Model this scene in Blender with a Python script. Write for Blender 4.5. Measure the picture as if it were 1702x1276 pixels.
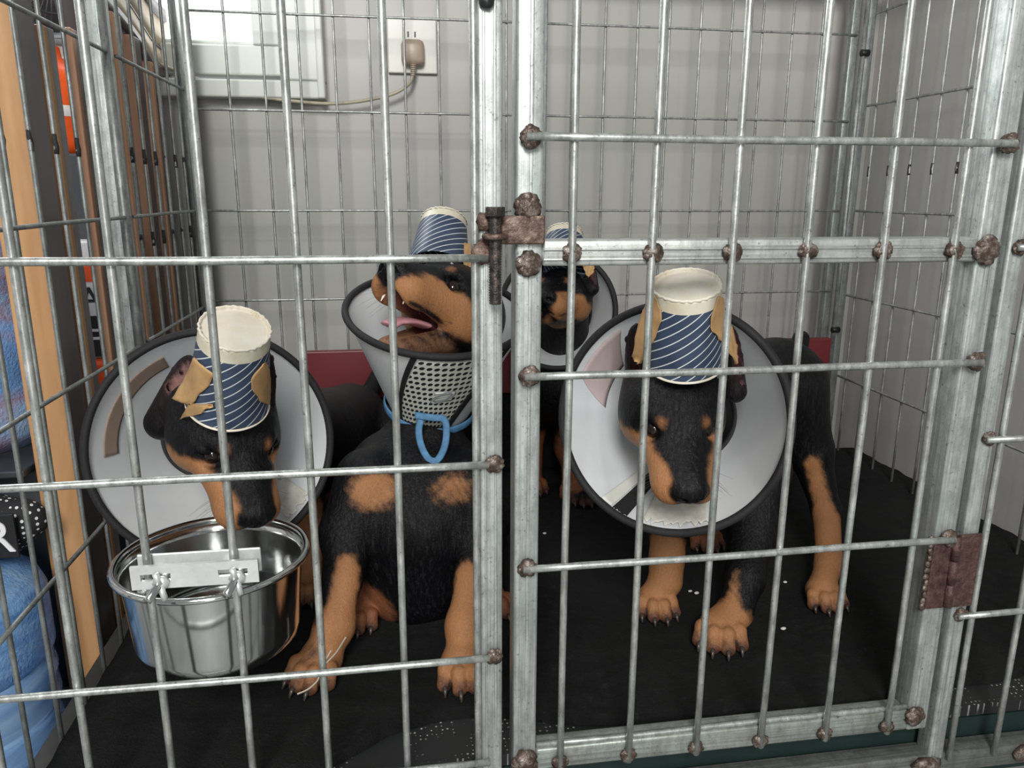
import bpy, bmesh, math, random
import numpy as np
from mathutils import Vector, Matrix

for o in list(bpy.data.objects):
    bpy.data.objects.remove(o)
SC = bpy.context.scene
COL = SC.collection
random.seed(7)
rng = np.random.default_rng(5)

# ------------------------------------------------------------------ camera, world, light, exposure
CAM_H = 0.50
yaw, pit, rol = math.radians(8.75), math.radians(13.97), math.radians(0.22)
_f = Vector((math.sin(yaw)*math.cos(pit), math.cos(yaw)*math.cos(pit), -math.sin(pit)))
_r = Vector((math.cos(yaw), -math.sin(yaw), 0))
_u = _r.cross(_f)
_r2 = math.cos(rol)*_r + math.sin(rol)*_u
_u2 = -math.sin(rol)*_r + math.cos(rol)*_u
RT, UP, FW = _r2, _u2, _f
cam_d = bpy.data.cameras.new('camera')
cam = bpy.data.objects.new('camera', cam_d)
COL.objects.link(cam)
cam.matrix_world = Matrix(((RT.x, UP.x, -FW.x, 0), (RT.y, UP.y, -FW.y, 0), (RT.z, UP.z, -FW.z, CAM_H), (0, 0, 0, 1)))
cam_d.sensor_width = 36
cam_d.lens = 1278/1702*36
cam_d.clip_start = 0.02
SC.camera = cam
FPX = 1278.0

SC.view_settings.view_transform = 'Standard'
SC.view_settings.look = 'None'
SC.view_settings.gamma = 1
SC.view_settings.exposure = 0.0
SC.view_settings.use_curve_mapping = False
try:
    SC.cycles.max_bounces = 10
    SC.cycles.transparent_max_bounces = 12
    SC.cycles.use_denoising = True
except Exception:
    pass

W = bpy.data.worlds.new('room light')
SC.world = W
W.use_nodes = True
W.node_tree.nodes['Background'].inputs[0].default_value = (0.93, 0.97, 1.0, 1)
W.node_tree.nodes['Background'].inputs[1].default_value = 0.26


def area_light(name, loc, target, sx, sy, power, color):
    d = bpy.data.lights.new(name, 'AREA')
    d.shape = 'RECTANGLE'; d.size = sx; d.size_y = sy; d.energy = power; d.color = color
    o = bpy.data.objects.new(name, d)
    COL.objects.link(o)
    o.location = loc
    o.rotation_euler = (Vector(target)-Vector(loc)).to_track_quat('-Z', 'Y').to_euler()
    return o


# daylight from the doorway behind the photographer, and the back left window; one lamp added
area_light('doorway_daylight', (-0.30, -1.6, 1.80), (0.25, 1.2, 0.45), 0.65, 0.9, 80, (1.0, 0.985, 0.96))
area_light('bowl_highlight_lamp', (0.10, -1.6, 0.85), (0.0, 0.6, 0.25), 0.26, 1.5, 10, (1.0, 1.0, 0.98))  # added lamp for a bright stripe in the bowl and on the bars
area_light('window_daylight', (-0.62, 1.42, 1.02), (-0.2, 0.4, 0.3), 0.7, 0.5, 14, (0.93, 0.98, 1.0))


def PC(px, py, depth):
    """world point that sits at a picture position at a depth along the view axis (used as a tape measure)"""
    return Vector((0, 0, CAM_H)) + (RT*((px-851)/FPX) + UP*(-(py-638)/FPX) + FW)*depth


def PY(px, py, Y):
    r = RT*((px-851)/FPX) + UP*(-(py-638)/FPX) + FW
    return Vector((0, 0, CAM_H)) + r*(Y/r.y)


def PX(px, py, X):
    r = RT*((px-851)/FPX) + UP*(-(py-638)/FPX) + FW
    return Vector((0, 0, CAM_H)) + r*(X/r.x)


def CV(r, u, t):
    """direction from amounts to the right, up and towards the viewer"""
    return (RT*r + UP*u - FW*t).normalized()


# ------------------------------------------------------------------ materials
def srgb(r, g, b):
    def c(v):
        v /= 255.0
        return v/12.92 if v <= 0.04045 else ((v+0.055)/1.055)**2.4
    return (c(r), c(g), c(b), 1)


class NT:
    def __init__(s, name):
        s.m = bpy.data.materials.new(name); s.m.use_nodes = True
        s.t = s.m.node_tree; s.n = s.t.nodes; s.l = s.t.links
        s.b = s.n['Principled BSDF']; s.out = s.n['Material Output']

    def add(s, typ, **k):
        n = s.n.new(typ)
        for a, v in k.items():
            if a.startswith('i_'):
                n.inputs[a[2:].replace('_', ' ')].default_value = v
            else:
                setattr(n, a, v)
        return n

    def link(s, a, b):
        s.l.new(a, b)

    def coords(s, scale=(1, 1, 1), kind='Object'):
        tc = s.add('ShaderNodeTexCoord'); mp = s.add('ShaderNodeMapping')
        mp.inputs['Scale'].default_value = scale
        s.link(tc.outputs[kind], mp.inputs['Vector'])
        return mp.outputs['Vector']

    def noise(s, scale=10, detail=4, rough=0.6, vec=None, dist=0.0):
        n = s.add('ShaderNodeTexNoise')
        n.inputs['Scale'].default_value = scale; n.inputs['Detail'].default_value = detail
        n.inputs['Roughness'].default_value = rough; n.inputs['Distortion'].default_value = dist
        if vec is not None:
            s.link(vec, n.inputs['Vector'])
        return n.outputs['Fac']

    def ramp(s, fac, stops):
        r = s.add('ShaderNodeValToRGB')
        e = r.color_ramp.elements
        while len(e) < len(stops):
            e.new(0.5)
        for el, (p, c) in zip(e, stops):
            el.position = p
            el.color = c if len(c) == 4 else (*c, 1)
        s.link(fac, r.inputs['Fac'])
        return r.outputs['Color']

    def math(s, op, a, b=None, clamp=False):
        n = s.add('ShaderNodeMath', operation=op, use_clamp=clamp)
        for i, v in enumerate((a, b)):
            if v is None:
                continue
            if hasattr(v, 'links'):
                s.link(v, n.inputs[i])
            else:
                n.inputs[i].default_value = v
        return n.outputs[0]

    def mix(s, fac, a, b):
        n = s.add('ShaderNodeMix', data_type='RGBA')
        for sock, v in ((n.inputs[0], fac), (n.inputs[6], a), (n.inputs[7], b)):
            if hasattr(v, 'links'):
                s.link(v, sock)
            else:
                sock.default_value = v
        return n.outputs[2]

    def bump(s, h, strength=0.3, dist=0.001):
        b = s.add('ShaderNodeBump')
        b.inputs['Strength'].default_value = strength; b.inputs['Distance'].default_value = dist
        s.link(h, b.inputs['Height']); s.link(b.outputs['Normal'], s.b.inputs['Normal'])

    def set(s, **k):
        for a, v in k.items():
            sock = s.b.inputs[a.replace('_', ' ')]
            if hasattr(v, 'links'):
                s.link(v, sock)
            else:
                sock.default_value = v
        return s


def simple(name, col, rough=0.5, metal=0.0, var=0.12, scale=30, bump=0.15, vec=(1, 1, 1), **k):
    t = NT(name)
    n = t.noise(scale, 5, 0.6, t.coords(vec))
    dark = tuple(c*(1-var*2) for c in col[:3])+(1,)
    lite = tuple(min(1, c*(1+var)) for c in col[:3])+(1,)
    t.set(Base_Color=t.ramp(n, [(0.3, dark), (0.7, lite)]), Roughness=rough, Metallic=metal)
    if bump:
        t.bump(n, bump, 0.001)
    t.set(**k)
    return t.m


def galvanised(name, base, streak=(60, 60, 3), rough=(0.32, 0.6), tint=None, metal=0.72):
    t = NT(name)
    st = t.noise(3.0, 6, 0.7, t.coords(streak))
    sp = t.noise(260, 4, 0.7, t.coords())
    bl = t.noise(22, 4, 0.65, t.coords((1, 1, .4)))
    c1 = t.ramp(st, [(0.3, tuple(c*0.45 for c in base)), (0.52, base), (0.72, tuple(min(1, c*1.4) for c in base))])
    mt = t.noise(75, 5, 0.75, t.coords((1, 1, .5)))
    c1 = t.mix(t.ramp(mt, [(0.42, (0, 0, 0)), (0.62, (0.65, 0.65, 0.65))]), c1, tuple(c*0.5 for c in base)+(1,))
    c2 = t.mix(t.ramp(sp, [(0.60, (0, 0, 0)), (0.70, (0.7, 0.7, 0.7))]), c1, (0.09, 0.075, 0.065, 1))
    c3 = t.mix(t.ramp(bl, [(0.56, (0, 0, 0)), (0.72, (0.4, 0.4, 0.4))]), c2, tint or (0.40, 0.47, 0.43, 1))
    t.set(Base_Color=c3, Metallic=metal)
    r = t.add('ShaderNodeMapRange'); t.link(bl, r.inputs[0])
    r.inputs[3].default_value = rough[0]; r.inputs[4].default_value = rough[1]
    t.link(r.outputs[0], t.b.inputs['Roughness'])
    t.bump(sp, 0.25, 0.0006)
    return t.m


M = {}
M['tube'] = galvanised('galvanised frame steel', (0.50, 0.53, 0.515), streak=(150, 150, 2), metal=0.55)
M['tube_h'] = galvanised('galvanised rail steel', (0.46, 0.48, 0.455), streak=(2, 120, 120), metal=0.5)
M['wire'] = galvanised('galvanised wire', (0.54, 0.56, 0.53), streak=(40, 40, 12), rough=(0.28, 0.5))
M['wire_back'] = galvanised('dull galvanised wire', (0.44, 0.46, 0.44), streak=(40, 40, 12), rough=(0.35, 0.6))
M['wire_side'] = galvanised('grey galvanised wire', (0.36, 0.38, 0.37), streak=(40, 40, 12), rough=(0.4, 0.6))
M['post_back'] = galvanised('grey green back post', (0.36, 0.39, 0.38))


def rust(name, a, b, c, gloss):
    t = NT(name)
    n = t.noise(140, 6, 0.7, t.coords()); n2 = t.noise(500, 3, 0.6, t.coords())
    t.set(Base_Color=t.ramp(n, [(0.3, a), (0.5, b), (0.68, c)]), Metallic=0.35, Roughness=gloss)
    t.bump(t.math('ADD', n, n2), 0.6, 0.0012)
    return t.m


M['weld'] = rust('welding slag', (0.022, 0.017, 0.014), (0.095, 0.065, 0.050), (0.30, 0.27, 0.24), 0.33)
M['rust'] = rust('rusty plate', (0.035, 0.021, 0.017), (0.105, 0.062, 0.048), (0.26, 0.19, 0.155), 0.5)
M['hinge'] = rust('rust red hinge', (0.032, 0.016, 0.015), (0.080, 0.040, 0.036), (0.14, 0.080, 0.072), 0.5)
M['bolt'] = rust('oiled dark bolt', (0.008, 0.008, 0.008), (0.03, 0.026, 0.024), (0.12, 0.09, 0.075), 0.35)
M['black_metal'] = simple('black clamp', (0.012, 0.016, 0.016, 1), 0.3)
M['joint'] = simple('dark scorched joint', (0.02, 0.02, 0.022, 1), 0.7)


def wall_mat(name, base, warm, axis, period):
    t = NT(name)
    tc = t.coords()
    sep = t.add('ShaderNodeSeparateXYZ'); t.link(tc, sep.inputs[0])
    u = t.math('FRACT', t.math('DIVIDE', t.math('ADD', sep.outputs[axis], 10.0), period))
    groove = t.math('LESS_THAN', t.math('ABSOLUTE', t.math('SUBTRACT', u, 0.5)), 0.025)
    v = (9, 9, 1.2)
    n = t.noise(6, 4, 0.6, t.coords(v)); n2 = t.noise(2.2, 3, 0.5, t.coords())
    c = t.mix(n, base, tuple(x*0.93 for x in base[:3])+(1,))
    c = t.mix(t.ramp(n2, [(0.35, (0, 0, 0)), (0.65, (1, 1, 1))]), c, warm)
    t.set(Base_Color=c, Roughness=0.42)
    h = t.math('ADD', t.math('MULTIPLY', groove, -1.0), t.math('MULTIPLY', n, 0.1))
    t.bump(h, 0.5, 0.0025)
    return t.m


M['wall_back'] = wall_mat('cream steel wall panel', (0.39, 0.395, 0.365, 1), (0.43, 0.415, 0.395, 1), 0, 0.19)
M['wall_right'] = wall_mat('cream steel wall panel side', (0.44, 0.425, 0.40, 1), (0.43, 0.405, 0.385, 1), 1, 0.14)
M['wall_left'] = simple('pale left wall', (0.62, 0.60, 0.58, 1), 0.6, var=0.04, scale=3, bump=0)
M['floor'] = simple('grey room floor', (0.26, 0.27, 0.26, 1), 0.5)
M['pvc'] = simple('window frame plastic', (0.60, 0.62, 0.58, 1), 0.35, var=0.03, scale=8, bump=0.03)
M['pvc_dark'] = simple('window frame recess', (0.16, 0.17, 0.18, 1), 0.5)
t = NT('overcast sky through glass')
em = t.add('ShaderNodeEmission'); em.inputs[0].default_value = (0.97, 1.0, 0.98, 1); em.inputs[1].default_value = 2.2
t.link(em.outputs[0], t.out.inputs['Surface'])
M['sky_glass'] = t.m
M['socket'] = simple('socket plastic', (0.66, 0.65, 0.60, 1), 0.3, var=0.02, bump=0)
M['plug'] = simple('beige plug', (0.42, 0.33, 0.26, 1), 0.4, var=0.05, bump=0)
M['cord'] = simple('yellowed cable', (0.46, 0.42, 0.31, 1), 0.45, var=0.1)
M['black'] = simple('black plastic', (0.008, 0.008, 0.008, 1), 0.5)
M['red'] = simple('dark red painted board', (0.155, 0.018, 0.022, 1), 0.45, var=0.12, scale=8, vec=(.3, 1, 1))

# black fleece mat
t = NT('black fleece mat')
a = t.noise(55, 6, 0.75, t.coords()); b = t.noise(600, 3, 0.7, t.coords()); c = t.noise(9, 4, 0.6, t.coords())
t.set(Base_Color=t.mix(t.ramp(c, [(0.35, (0, 0, 0)), (0.7, (1, 1, 1))]), t.ramp(a, [(0.35, (0.0030, 0.0032, 0.0035)), (0.60, (0.012, 0.013, 0.0135)), (0.72, (0.050, 0.051, 0.050))]), (0.017, 0.017, 0.017, 1)), Roughness=0.93)
t.set(Specular_IOR_Level=0.25)
t.bump(t.math('ADD', t.math('MULTIPLY', a, 2.5), b), 1.0, 0.009)
M['mat'] = t.m
# perforated tray
t = NT('perforated rubber tray')
v = t.coords((1, 1, 0))
vo = t.add('ShaderNodeTexVoronoi'); vo.inputs['Scale'].default_value = 190; vo.inputs['Randomness'].default_value = 0.35
t.link(v, vo.inputs['Vector'])
dot = t.math('LESS_THAN', vo.outputs['Distance'], 0.2)
gate = t.ramp(t.noise(14, 3, 0.6, t.coords()), [(0.46, (0, 0, 0)), (0.60, (1, 1, 1))])
t.set(Base_Color=t.mix(t.math('MULTIPLY', dot, gate), (0.01, 0.011, 0.011, 1), (0.42, 0.43, 0.38, 1)), Roughness=0.55)
M['tray'] = t.m
M['teal'] = simple('dark green cover', (0.005, 0.018, 0.016, 1), 0.6)

M['steel'] = simple('polished stainless steel', (0.66, 0.67, 0.66, 1), 0.13, 1.0, var=0.03, scale=60, bump=0.04)
M['steel_dull'] = simple('brushed bracket steel', (0.74, 0.76, 0.75, 1), 0.38, 0.6, var=0.06, scale=80)


def wood(name, a, b):
    t = NT(name)
    n = t.noise(14, 6, 0.6, t.coords((3, 3, .35)), 0.6); n2 = t.noise(120, 3, 0.6, t.coords((1, 1, .12)))
    t.set(Base_Color=t.mix(t.math('MULTIPLY', n2, 0.5), t.ramp(n, [(0.3, a), (0.7, b)]), a), Roughness=0.5)
    t.bump(n2, 0.1)
    return t.m


M['wood'] = wood('pale beech wood', (0.36, 0.185, 0.075, 1), (0.52, 0.30, 0.145, 1))
M['wood_red'] = wood('orange brown wood', (0.52, 0.27, 0.15, 1), (0.66, 0.40, 0.26, 1))
M['brown'] = simple('dark brown lacquered board', (0.115, 0.085, 0.090, 1), 0.25, var=0.12, scale=20, vec=(1, 1, .1), bump=0.04)
M['orange'] = simple('orange plastic', (0.78, 0.10, 0.015, 1), 0.3, var=0.08)
M['white'] = simple('white plastic', (0.70, 0.70, 0.70, 1), 0.4, var=0.04)
M['cream'] = simple('cream laminate', (0.70, 0.56, 0.40, 1), 0.4, var=0.04)
M['grey'] = simple('grey plastic', (0.20, 0.21, 0.22, 1), 0.4, var=0.08)
M['dkgrey'] = simple('dark grey board', (0.035, 0.04, 0.047, 1), 0.5, var=0.1)

# water bottle: pebbled translucent blue plastic
t = NT('blue bottle plastic')
n = t.noise(230, 3, 0.6, t.coords()); n2 = t.noise(10, 3, 0.6, t.coords((1, 1, 4)), 1.0)
t.set(Base_Color=t.ramp(n2, [(0.3, (0.14, 0.30, 0.60)), (0.55, (0.28, 0.50, 0.80)), (0.75, (0.55, 0.74, 0.92))]), Roughness=0.15)
t.set(Transmission_Weight=0.45, IOR=1.2)
t.bump(n, 0.55, 0.003)
M['bottle'] = t.m
t = NT('smooth blue bottle plastic')
n2 = t.noise(8, 3, 0.6, t.coords((1, 1, 5)), 1.0)
t.set(Base_Color=t.ramp(n2, [(0.3, (0.16, 0.34, 0.66)), (0.7, (0.45, 0.66, 0.90))]), Roughness=0.12, Transmission_Weight=0.35, IOR=1.2)
M['bottle_smooth'] = t.m
t = NT('blue film wrap')
n = t.noise(260, 3, 0.6, t.coords()); n2 = t.noise(3.5, 3, 0.5, t.coords((1, 1, 3)), 0.6)
t.set(Base_Color=t.ramp(n2, [(0.30, (0.10, 0.20, 0.45)), (0.42, (0.20, 0.38, 0.70)), (0.50, (0.36, 0.27, 0.38)), (0.56, (0.32, 0.48, 0.72)), (0.72, (0.60, 0.70, 0.80))]), Roughness=0.3)
t.bump(n, 0.6, 0.003)
M['film'] = t.m
t = NT('black polka dot cloth')
vo = t.add('ShaderNodeTexVoronoi'); vo.inputs['Scale'].default_value = 170; vo.inputs['Randomness'].default_value = 0.0
t.link(t.coords((1, 0.9, 0.9)), vo.inputs['Vector'])
t.set(Base_Color=t.mix(t.math('LESS_THAN', vo.outputs['Distance'], 0.27), (0.01, 0.01, 0.012, 1), (0.6, 0.6, 0.6, 1)), Roughness=0.8)
M['polka'] = t.m

# cone plastic: frosted, lets light through
t = NT('frosted collar plastic')
n = t.noise(7, 4, 0.6, t.coords(), 0.5); n2 = t.noise(60, 5, 0.7, t.coords((1, 1, .3)), 1.0)
t.set(Base_Color=t.mix(t.math('MULTIPLY', n2, 0.35), t.ramp(n, [(0.3, (0.78, 0.82, 0.86)), (0.7, (0.88, 0.89, 0.90))]), (0.66, 0.68, 0.62, 1)), Roughness=0.3)
t.bump(n2, 0.06)
tr = t.add('ShaderNodeBsdfTranslucent'); tr.inputs[0].default_value = (0.75, 0.79, 0.82, 1)
ms = t.add('ShaderNodeMixShader'); ms.inputs[0].default_value = 0.22
t.link(t.b.outputs[0], ms.inputs[1]); t.link(tr.outputs[0], ms.inputs[2])
tp = t.add('ShaderNodeBsdfTransparent')
ms2 = t.add('ShaderNodeMixShader'); ms2.inputs[0].default_value = 0.05
t.link(ms.outputs[0], ms2.inputs[1]); t.link(tp.outputs[0], ms2.inputs[2])
t.link(ms2.outputs[0], t.out.inputs['Surface'])
M['cone'] = t.m
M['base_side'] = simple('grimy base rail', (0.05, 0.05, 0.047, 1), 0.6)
M['tube_low'] = galvanised('darker lower rail steel', (0.34, 0.38, 0.345), streak=(2, 120, 120), metal=0.5, tint=(0.13, 0.07, 0.05, 1))  # darker than the other tubes, with red-brown patches
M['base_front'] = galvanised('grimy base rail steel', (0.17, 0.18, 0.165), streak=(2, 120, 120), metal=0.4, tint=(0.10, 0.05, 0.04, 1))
M['rim'] = simple('black binding tape', (0.011, 0.010, 0.012, 1), 0.75, var=0.2, scale=300, bump=0.4)
M['velcro'] = simple('black fuzzy velcro', (0.008, 0.009, 0.009, 1), 0.95, var=0.4, scale=400, bump=0.9)
M['ribbon'] = simple('blue ribbon', (0.075, 0.20, 0.36, 1), 0.7, var=0.15, scale=120, bump=0.3)
M['paper_white'] = simple('crumpled white paper tape', (0.62, 0.60, 0.54, 1), 0.7, var=0.1, scale=60, bump=1.0)
M['paper_strip'] = simple('white strip', (0.60, 0.61, 0.56, 1), 0.5, var=0.03)
M['tape'] = simple('tan medical tape', (0.47, 0.285, 0.125, 1), 0.65, var=0.13, scale=45, bump=0.4)
M['brown_tape'] = simple('brown tape', (0.34, 0.25, 0.20, 1), 0.4, var=0.06, scale=30)
M['pink'] = simple('painted pink reflection', (0.58, 0.47, 0.46, 1), 0.35, var=0.04, scale=20, bump=0.02)  # pinkish reflection put into the colour
# white mesh panel with oval holes
t = NT('white mesh with dark holes')
uv = t.add('ShaderNodeUVMap')
mp = t.add('ShaderNodeMapping'); mp.inputs['Scale'].default_value = (12, 15, 1)
t.link(uv.outputs[0], mp.inputs['Vector'])
sp = t.add('ShaderNodeSeparateXYZ'); t.link(mp.outputs[0], sp.inputs[0])
row = t.math('FLOOR', sp.outputs[1])
fu = t.math('FRACT', t.math('ADD', sp.outputs[0], t.math('MULTIPLY', t.math('MODULO', row, 2.0), 0.5)))
fv = t.math('FRACT', sp.outputs[1])
du = t.math('DIVIDE', t.math('SUBTRACT', fu, 0.5), 0.36); dv = t.math('DIVIDE', t.math('SUBTRACT', fv, 0.5), 0.30)
dd = t.math('ADD', t.math('MULTIPLY', du, du), t.math('MULTIPLY', dv, dv))
t.set(Base_Color=t.mix(t.math('LESS_THAN', dd, 1.0), (0.58, 0.59, 0.53, 1), (0.008, 0.008, 0.009, 1)), Roughness=0.7)
M['mesh_panel'] = t.m
# striped paper cup (uv: u round the cup 0-1, v from the closed end to the open end)
t = NT('blue striped paper cup')
uv = t.add('ShaderNodeUVMap'); sp = t.add('ShaderNodeSeparateXYZ'); t.link(uv.outputs[0], sp.inputs[0])
w = t.math('FRACT', t.math('ADD', t.math('MULTIPLY', sp.outputs[0], 16.0), t.math('MULTIPLY', sp.outputs[1], -8.6)))
line = t.math('LESS_THAN', w, 0.12)
band = t.math('LESS_THAN', sp.outputs[1], 0.16)
n = t.noise(40, 4, 0.6, t.coords())
blue = t.ramp(n, [(0.3, (0.026, 0.042, 0.080)), (0.7, (0.046, 0.070, 0.118))])
c = t.mix(line, blue, (0.66, 0.69, 0.70, 1))
c = t.mix(band, c, t.ramp(n, [(0.3, (0.55, 0.49, 0.35)), (0.6, (0.66, 0.62, 0.50))]))
t.set(Base_Color=c, Roughness=0.48)
M['cup'] = t.m
t = NT('grubby cream cup base')
n = t.noise(60, 5, 0.65, t.coords())
t.set(Base_Color=t.ramp(n, [(0.25, (0.36, 0.28, 0.16)), (0.36, (0.64, 0.58, 0.46)), (0.7, (0.70, 0.655, 0.58))]), Roughness=0.6)
t.bump(n, 0.3)
M['cup_base'] = t.m

# dog coat, colours from the vertex attribute
t = NT('short puppy coat')
at = t.add('ShaderNodeVertexColor'); at.layer_name = 'coat'
n = t.noise(420, 4, 0.7, t.coords()); n2 = t.noise(900, 2, 0.6, t.coords((1, 1, .35))); n3 = t.noise(38, 3, 0.5, t.coords())
st = t.noise(300, 4, 0.75, t.coords((1, 1, 0.16)), 0.6)
hair = t.ramp(st, [(0.50, (0, 0, 0)), (0.72, (1, 1, 1))])
c = t.mix(t.math('MULTIPLY', n2, 0.45), at.outputs[0], (0, 0, 0, 1))
lt = t.add('ShaderNodeMix', data_type='RGBA', blend_type='ADD'); lt.inputs[0].default_value = 1.0
t.link(t.mix(hair, (0, 0, 0, 1), (0.016, 0.016, 0.018, 1)), lt.inputs[7]); t.link(c, lt.inputs[6]); c = lt.outputs[2]
t.set(Base_Color=c)
g = t.add('ShaderNodeAttribute'); g.attribute_name = 'gloss'
rr = t.add('ShaderNodeMapRange'); t.link(g.outputs['Fac'], rr.inputs[0]); rr.inputs[3].default_value = 0.40; rr.inputs[4].default_value = 0.22
t.link(rr.outputs[0], t.b.inputs['Roughness'])
t.set(Sheen_Weight=0.0, Specular_IOR_Level=0.17)
t.bump(t.math('ADD', t.math('ADD', n, t.math('MULTIPLY', st, 2.0)), t.math('MULTIPLY', n3, 1.5)), 0.55, 0.0012)
M['coat'] = t.m
M['eye'] = simple('dark wet eye', (0.012, 0.007, 0.005, 1), 0.04, bump=0)
M['eye_white'] = simple('white of eye', (0.45, 0.42, 0.40, 1), 0.2, bump=0)
M['tongue'] = simple('pink tongue', (0.52, 0.24, 0.27, 1), 0.3, var=0.06, scale=60)
M['tooth'] = simple('tooth', (0.72, 0.68, 0.58, 1), 0.25, bump=0)
M['claw'] = simple('dark claw', (0.055, 0.042, 0.035, 1), 0.3)
M['nose'] = simple('black nose leather', (0.008, 0.008, 0.009, 1), 0.38, var=0.2, scale=500, bump=0.5)
M['whisker'] = simple('whisker', (0.05, 0.045, 0.04, 1), 0.5, bump=0)
M['straw'] = simple('pale twig', (0.50, 0.42, 0.34, 1), 0.6)


# ------------------------------------------------------------------ object helpers
def link_mesh(name, me, mat=None, parent=None):
    o = bpy.data.objects.new(name, me)
    COL.objects.link(o)
    if mat is not None:
        me.materials.append(mat)
    if parent is not None:
        o.parent = parent
    return o


def obj(name, bm, mat, parent=None, smooth=True, bevel=0.0):
    bmesh.ops.recalc_face_normals(bm, faces=bm.faces)
    me = bpy.data.meshes.new(name)
    bm.to_mesh(me); bm.free()
    if smooth:
        me.polygons.foreach_set('use_smooth', [True]*len(me.polygons))
    o = link_mesh(name, me, mat, parent)
    if bevel:
        md = o.modifiers.new('bevel', 'BEVEL'); md.width = bevel; md.segments = 2; md.limit_method = 'ANGLE'
    return o


def tag(o, label, cat, group=None):
    o['label'] = label; o['category'] = cat
    if group:
        o['group'] = group
    return o


def thing(name, label, cat, group=None, loc=(0, 0, 0)):
    o = bpy.data.objects.new(name, None); COL.objects.link(o)
    o.location = loc; o.empty_display_size = 0.02
    return tag(o, label, cat, group)


def settle(root, loc):
    """put a thing's Empty at its base while its parts keep their place"""
    root.location = loc
    for c in root.children:
        c.matrix_parent_inverse = Matrix.Translation(-Vector(loc))


def struct(name, bm, mat, smooth=False, parent=None, bevel=0):
    o = obj(name, bm, mat, parent, smooth, bevel)
    if parent is None:
        o['kind'] = 'structure'
    return o


def box(bm, lo, hi, R=None, at=None):
    lo, hi = Vector(lo), Vector(hi)
    vs = []
    for x in (lo.x, hi.x):
        for y in (lo.y, hi.y):
            for z in (lo.z, hi.z):
                p = Vector((x, y, z))
                if R is not None:
                    p = R @ p
                if at is not None:
                    p = p + Vector(at)
                vs.append(bm.verts.new(p))
    for f in ((0, 1, 3, 2), (4, 6, 7, 5), (0, 4, 5, 1), (2, 3, 7, 6), (0, 2, 6, 4), (1, 5, 7, 3)):
        bm.faces.new([vs[i] for i in f])
    return vs


def frame_of(d):
    d = Vector(d).normalized()
    a = Vector((0, 0, 1)) if abs(d.z) < 0.9 else Vector((1, 0, 0))
    u = d.cross(a).normalized(); v = d.cross(u).normalized()
    return u, v, d


def tube(bm, pts, r, n=10, cap=True, closed=False, flat=None):
    """tube along points; r number or list; flat=(normal, factor) squashes it to a ribbon"""
    pts = [Vector(p) for p in pts]
    rings = []
    N = len(pts)
    up = None
    for i, p in enumerate(pts):
        if closed:
            d = pts[(i+1) % N]-pts[i-1]
        else:
            d = pts[min(i+1, N-1)]-pts[max(i-1, 0)]
        d.normalize()
        if up is None:
            u, v, _ = frame_of(d)
        else:
            u = (up-d*up.dot(d)).normalized(); v = d.cross(u)
        up = u
        rr = r[i] if isinstance(r, (list, tuple)) else r
        ring = []
        for k in range(n):
            a = 2*math.pi*k/n
            off = u*math.cos(a)*rr+v*math.sin(a)*rr
            if flat is not None:
                nn = flat[0](i) if callable(flat[0]) else Vector(flat[0])
                off = off-nn*off.dot(nn)*(1-flat[1])
            ring.append(bm.verts.new(p+off))
        rings.append(ring)
    for i in range(N if closed else N-1):
        a, b = rings[i], rings[(i+1) % N]
        for k in range(n):
            bm.faces.new((a[k], a[(k+1) % n], b[(k+1) % n], b[k]))
    if cap and not closed:
        bm.faces.new(rings[0][::-1]); bm.faces.new(rings[-1])
    return rings


def blob(bm, c, r, sq=(1, 1, 1), rough=0.3, sub=2, seed=None):
    rnd = random.Random(seed if seed is not None else random.random())
    res = bmesh.ops.create_icosphere(bm, subdivisions=sub, radius=1)
    for v in res['verts']:
        k = 1+rough*(rnd.random()-0.5)
        v.co = Vector((v.co.x*sq[0]*r*k, v.co.y*sq[1]*r*k, v.co.z*sq[2]*r*k))+Vector(c)


def lathe(bm, prof, c, axis=(0, 0, 1), n=64, uvl=None):
    """prof: (radius, height) along axis from c"""
    u, v, d = frame_of(axis)
    c = Vector(c)
    rings = []
    for (r, h) in prof:
        if r < 1e-6:
            rings.append([bm.verts.new(c+d*h)])
        else:
            rings.append([bm.verts.new(c+d*h+(u*math.cos(2*math.pi*k/n)+v*math.sin(2*math.pi*k/n))*r) for k in range(n)])
    for i in range(len(rings)-1):
        a, b = rings[i], rings[i+1]
        for k in range(n):
            k2 = (k+1) % n
            if len(a) == 1 and len(b) == 1:
                continue
            if len(a) == 1:
                bm.faces.new((a[0], b[k2], b[k]))
            elif len(b) == 1:
                bm.faces.new((a[k], a[k2], b[0]))
            else:
                bm.faces.new((a[k], a[k2], b[k2], b[k]))


def spline(pts, n=8):
    pts = [Vector(p) for p in pts]
    P = [pts[0]]+pts+[pts[-1]]
    out = []
    for i in range(1, len(P)-2):
        for k in range(n):
            t_ = k/n
            p0, p1, p2, p3 = P[i-1], P[i], P[i+1], P[i+2]
            out.append(0.5*((2*p1)+(-p0+p2)*t_+(2*p0-5*p1+4*p2-p3)*t_*t_+(-p0+3*p1-3*p2+p3)*t_**3))
    out.append(pts[-1])
    return out

# ------------------------------------------------------------------ the room
XL, XR, YB = -0.325, 0.87, 1.38          # cage sides and back
bm = bmesh.new(); box(bm, (-1.7, -2.2, -0.17), (1.1, 1.6, -0.10)); struct('floor', bm, M['floor'])
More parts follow.
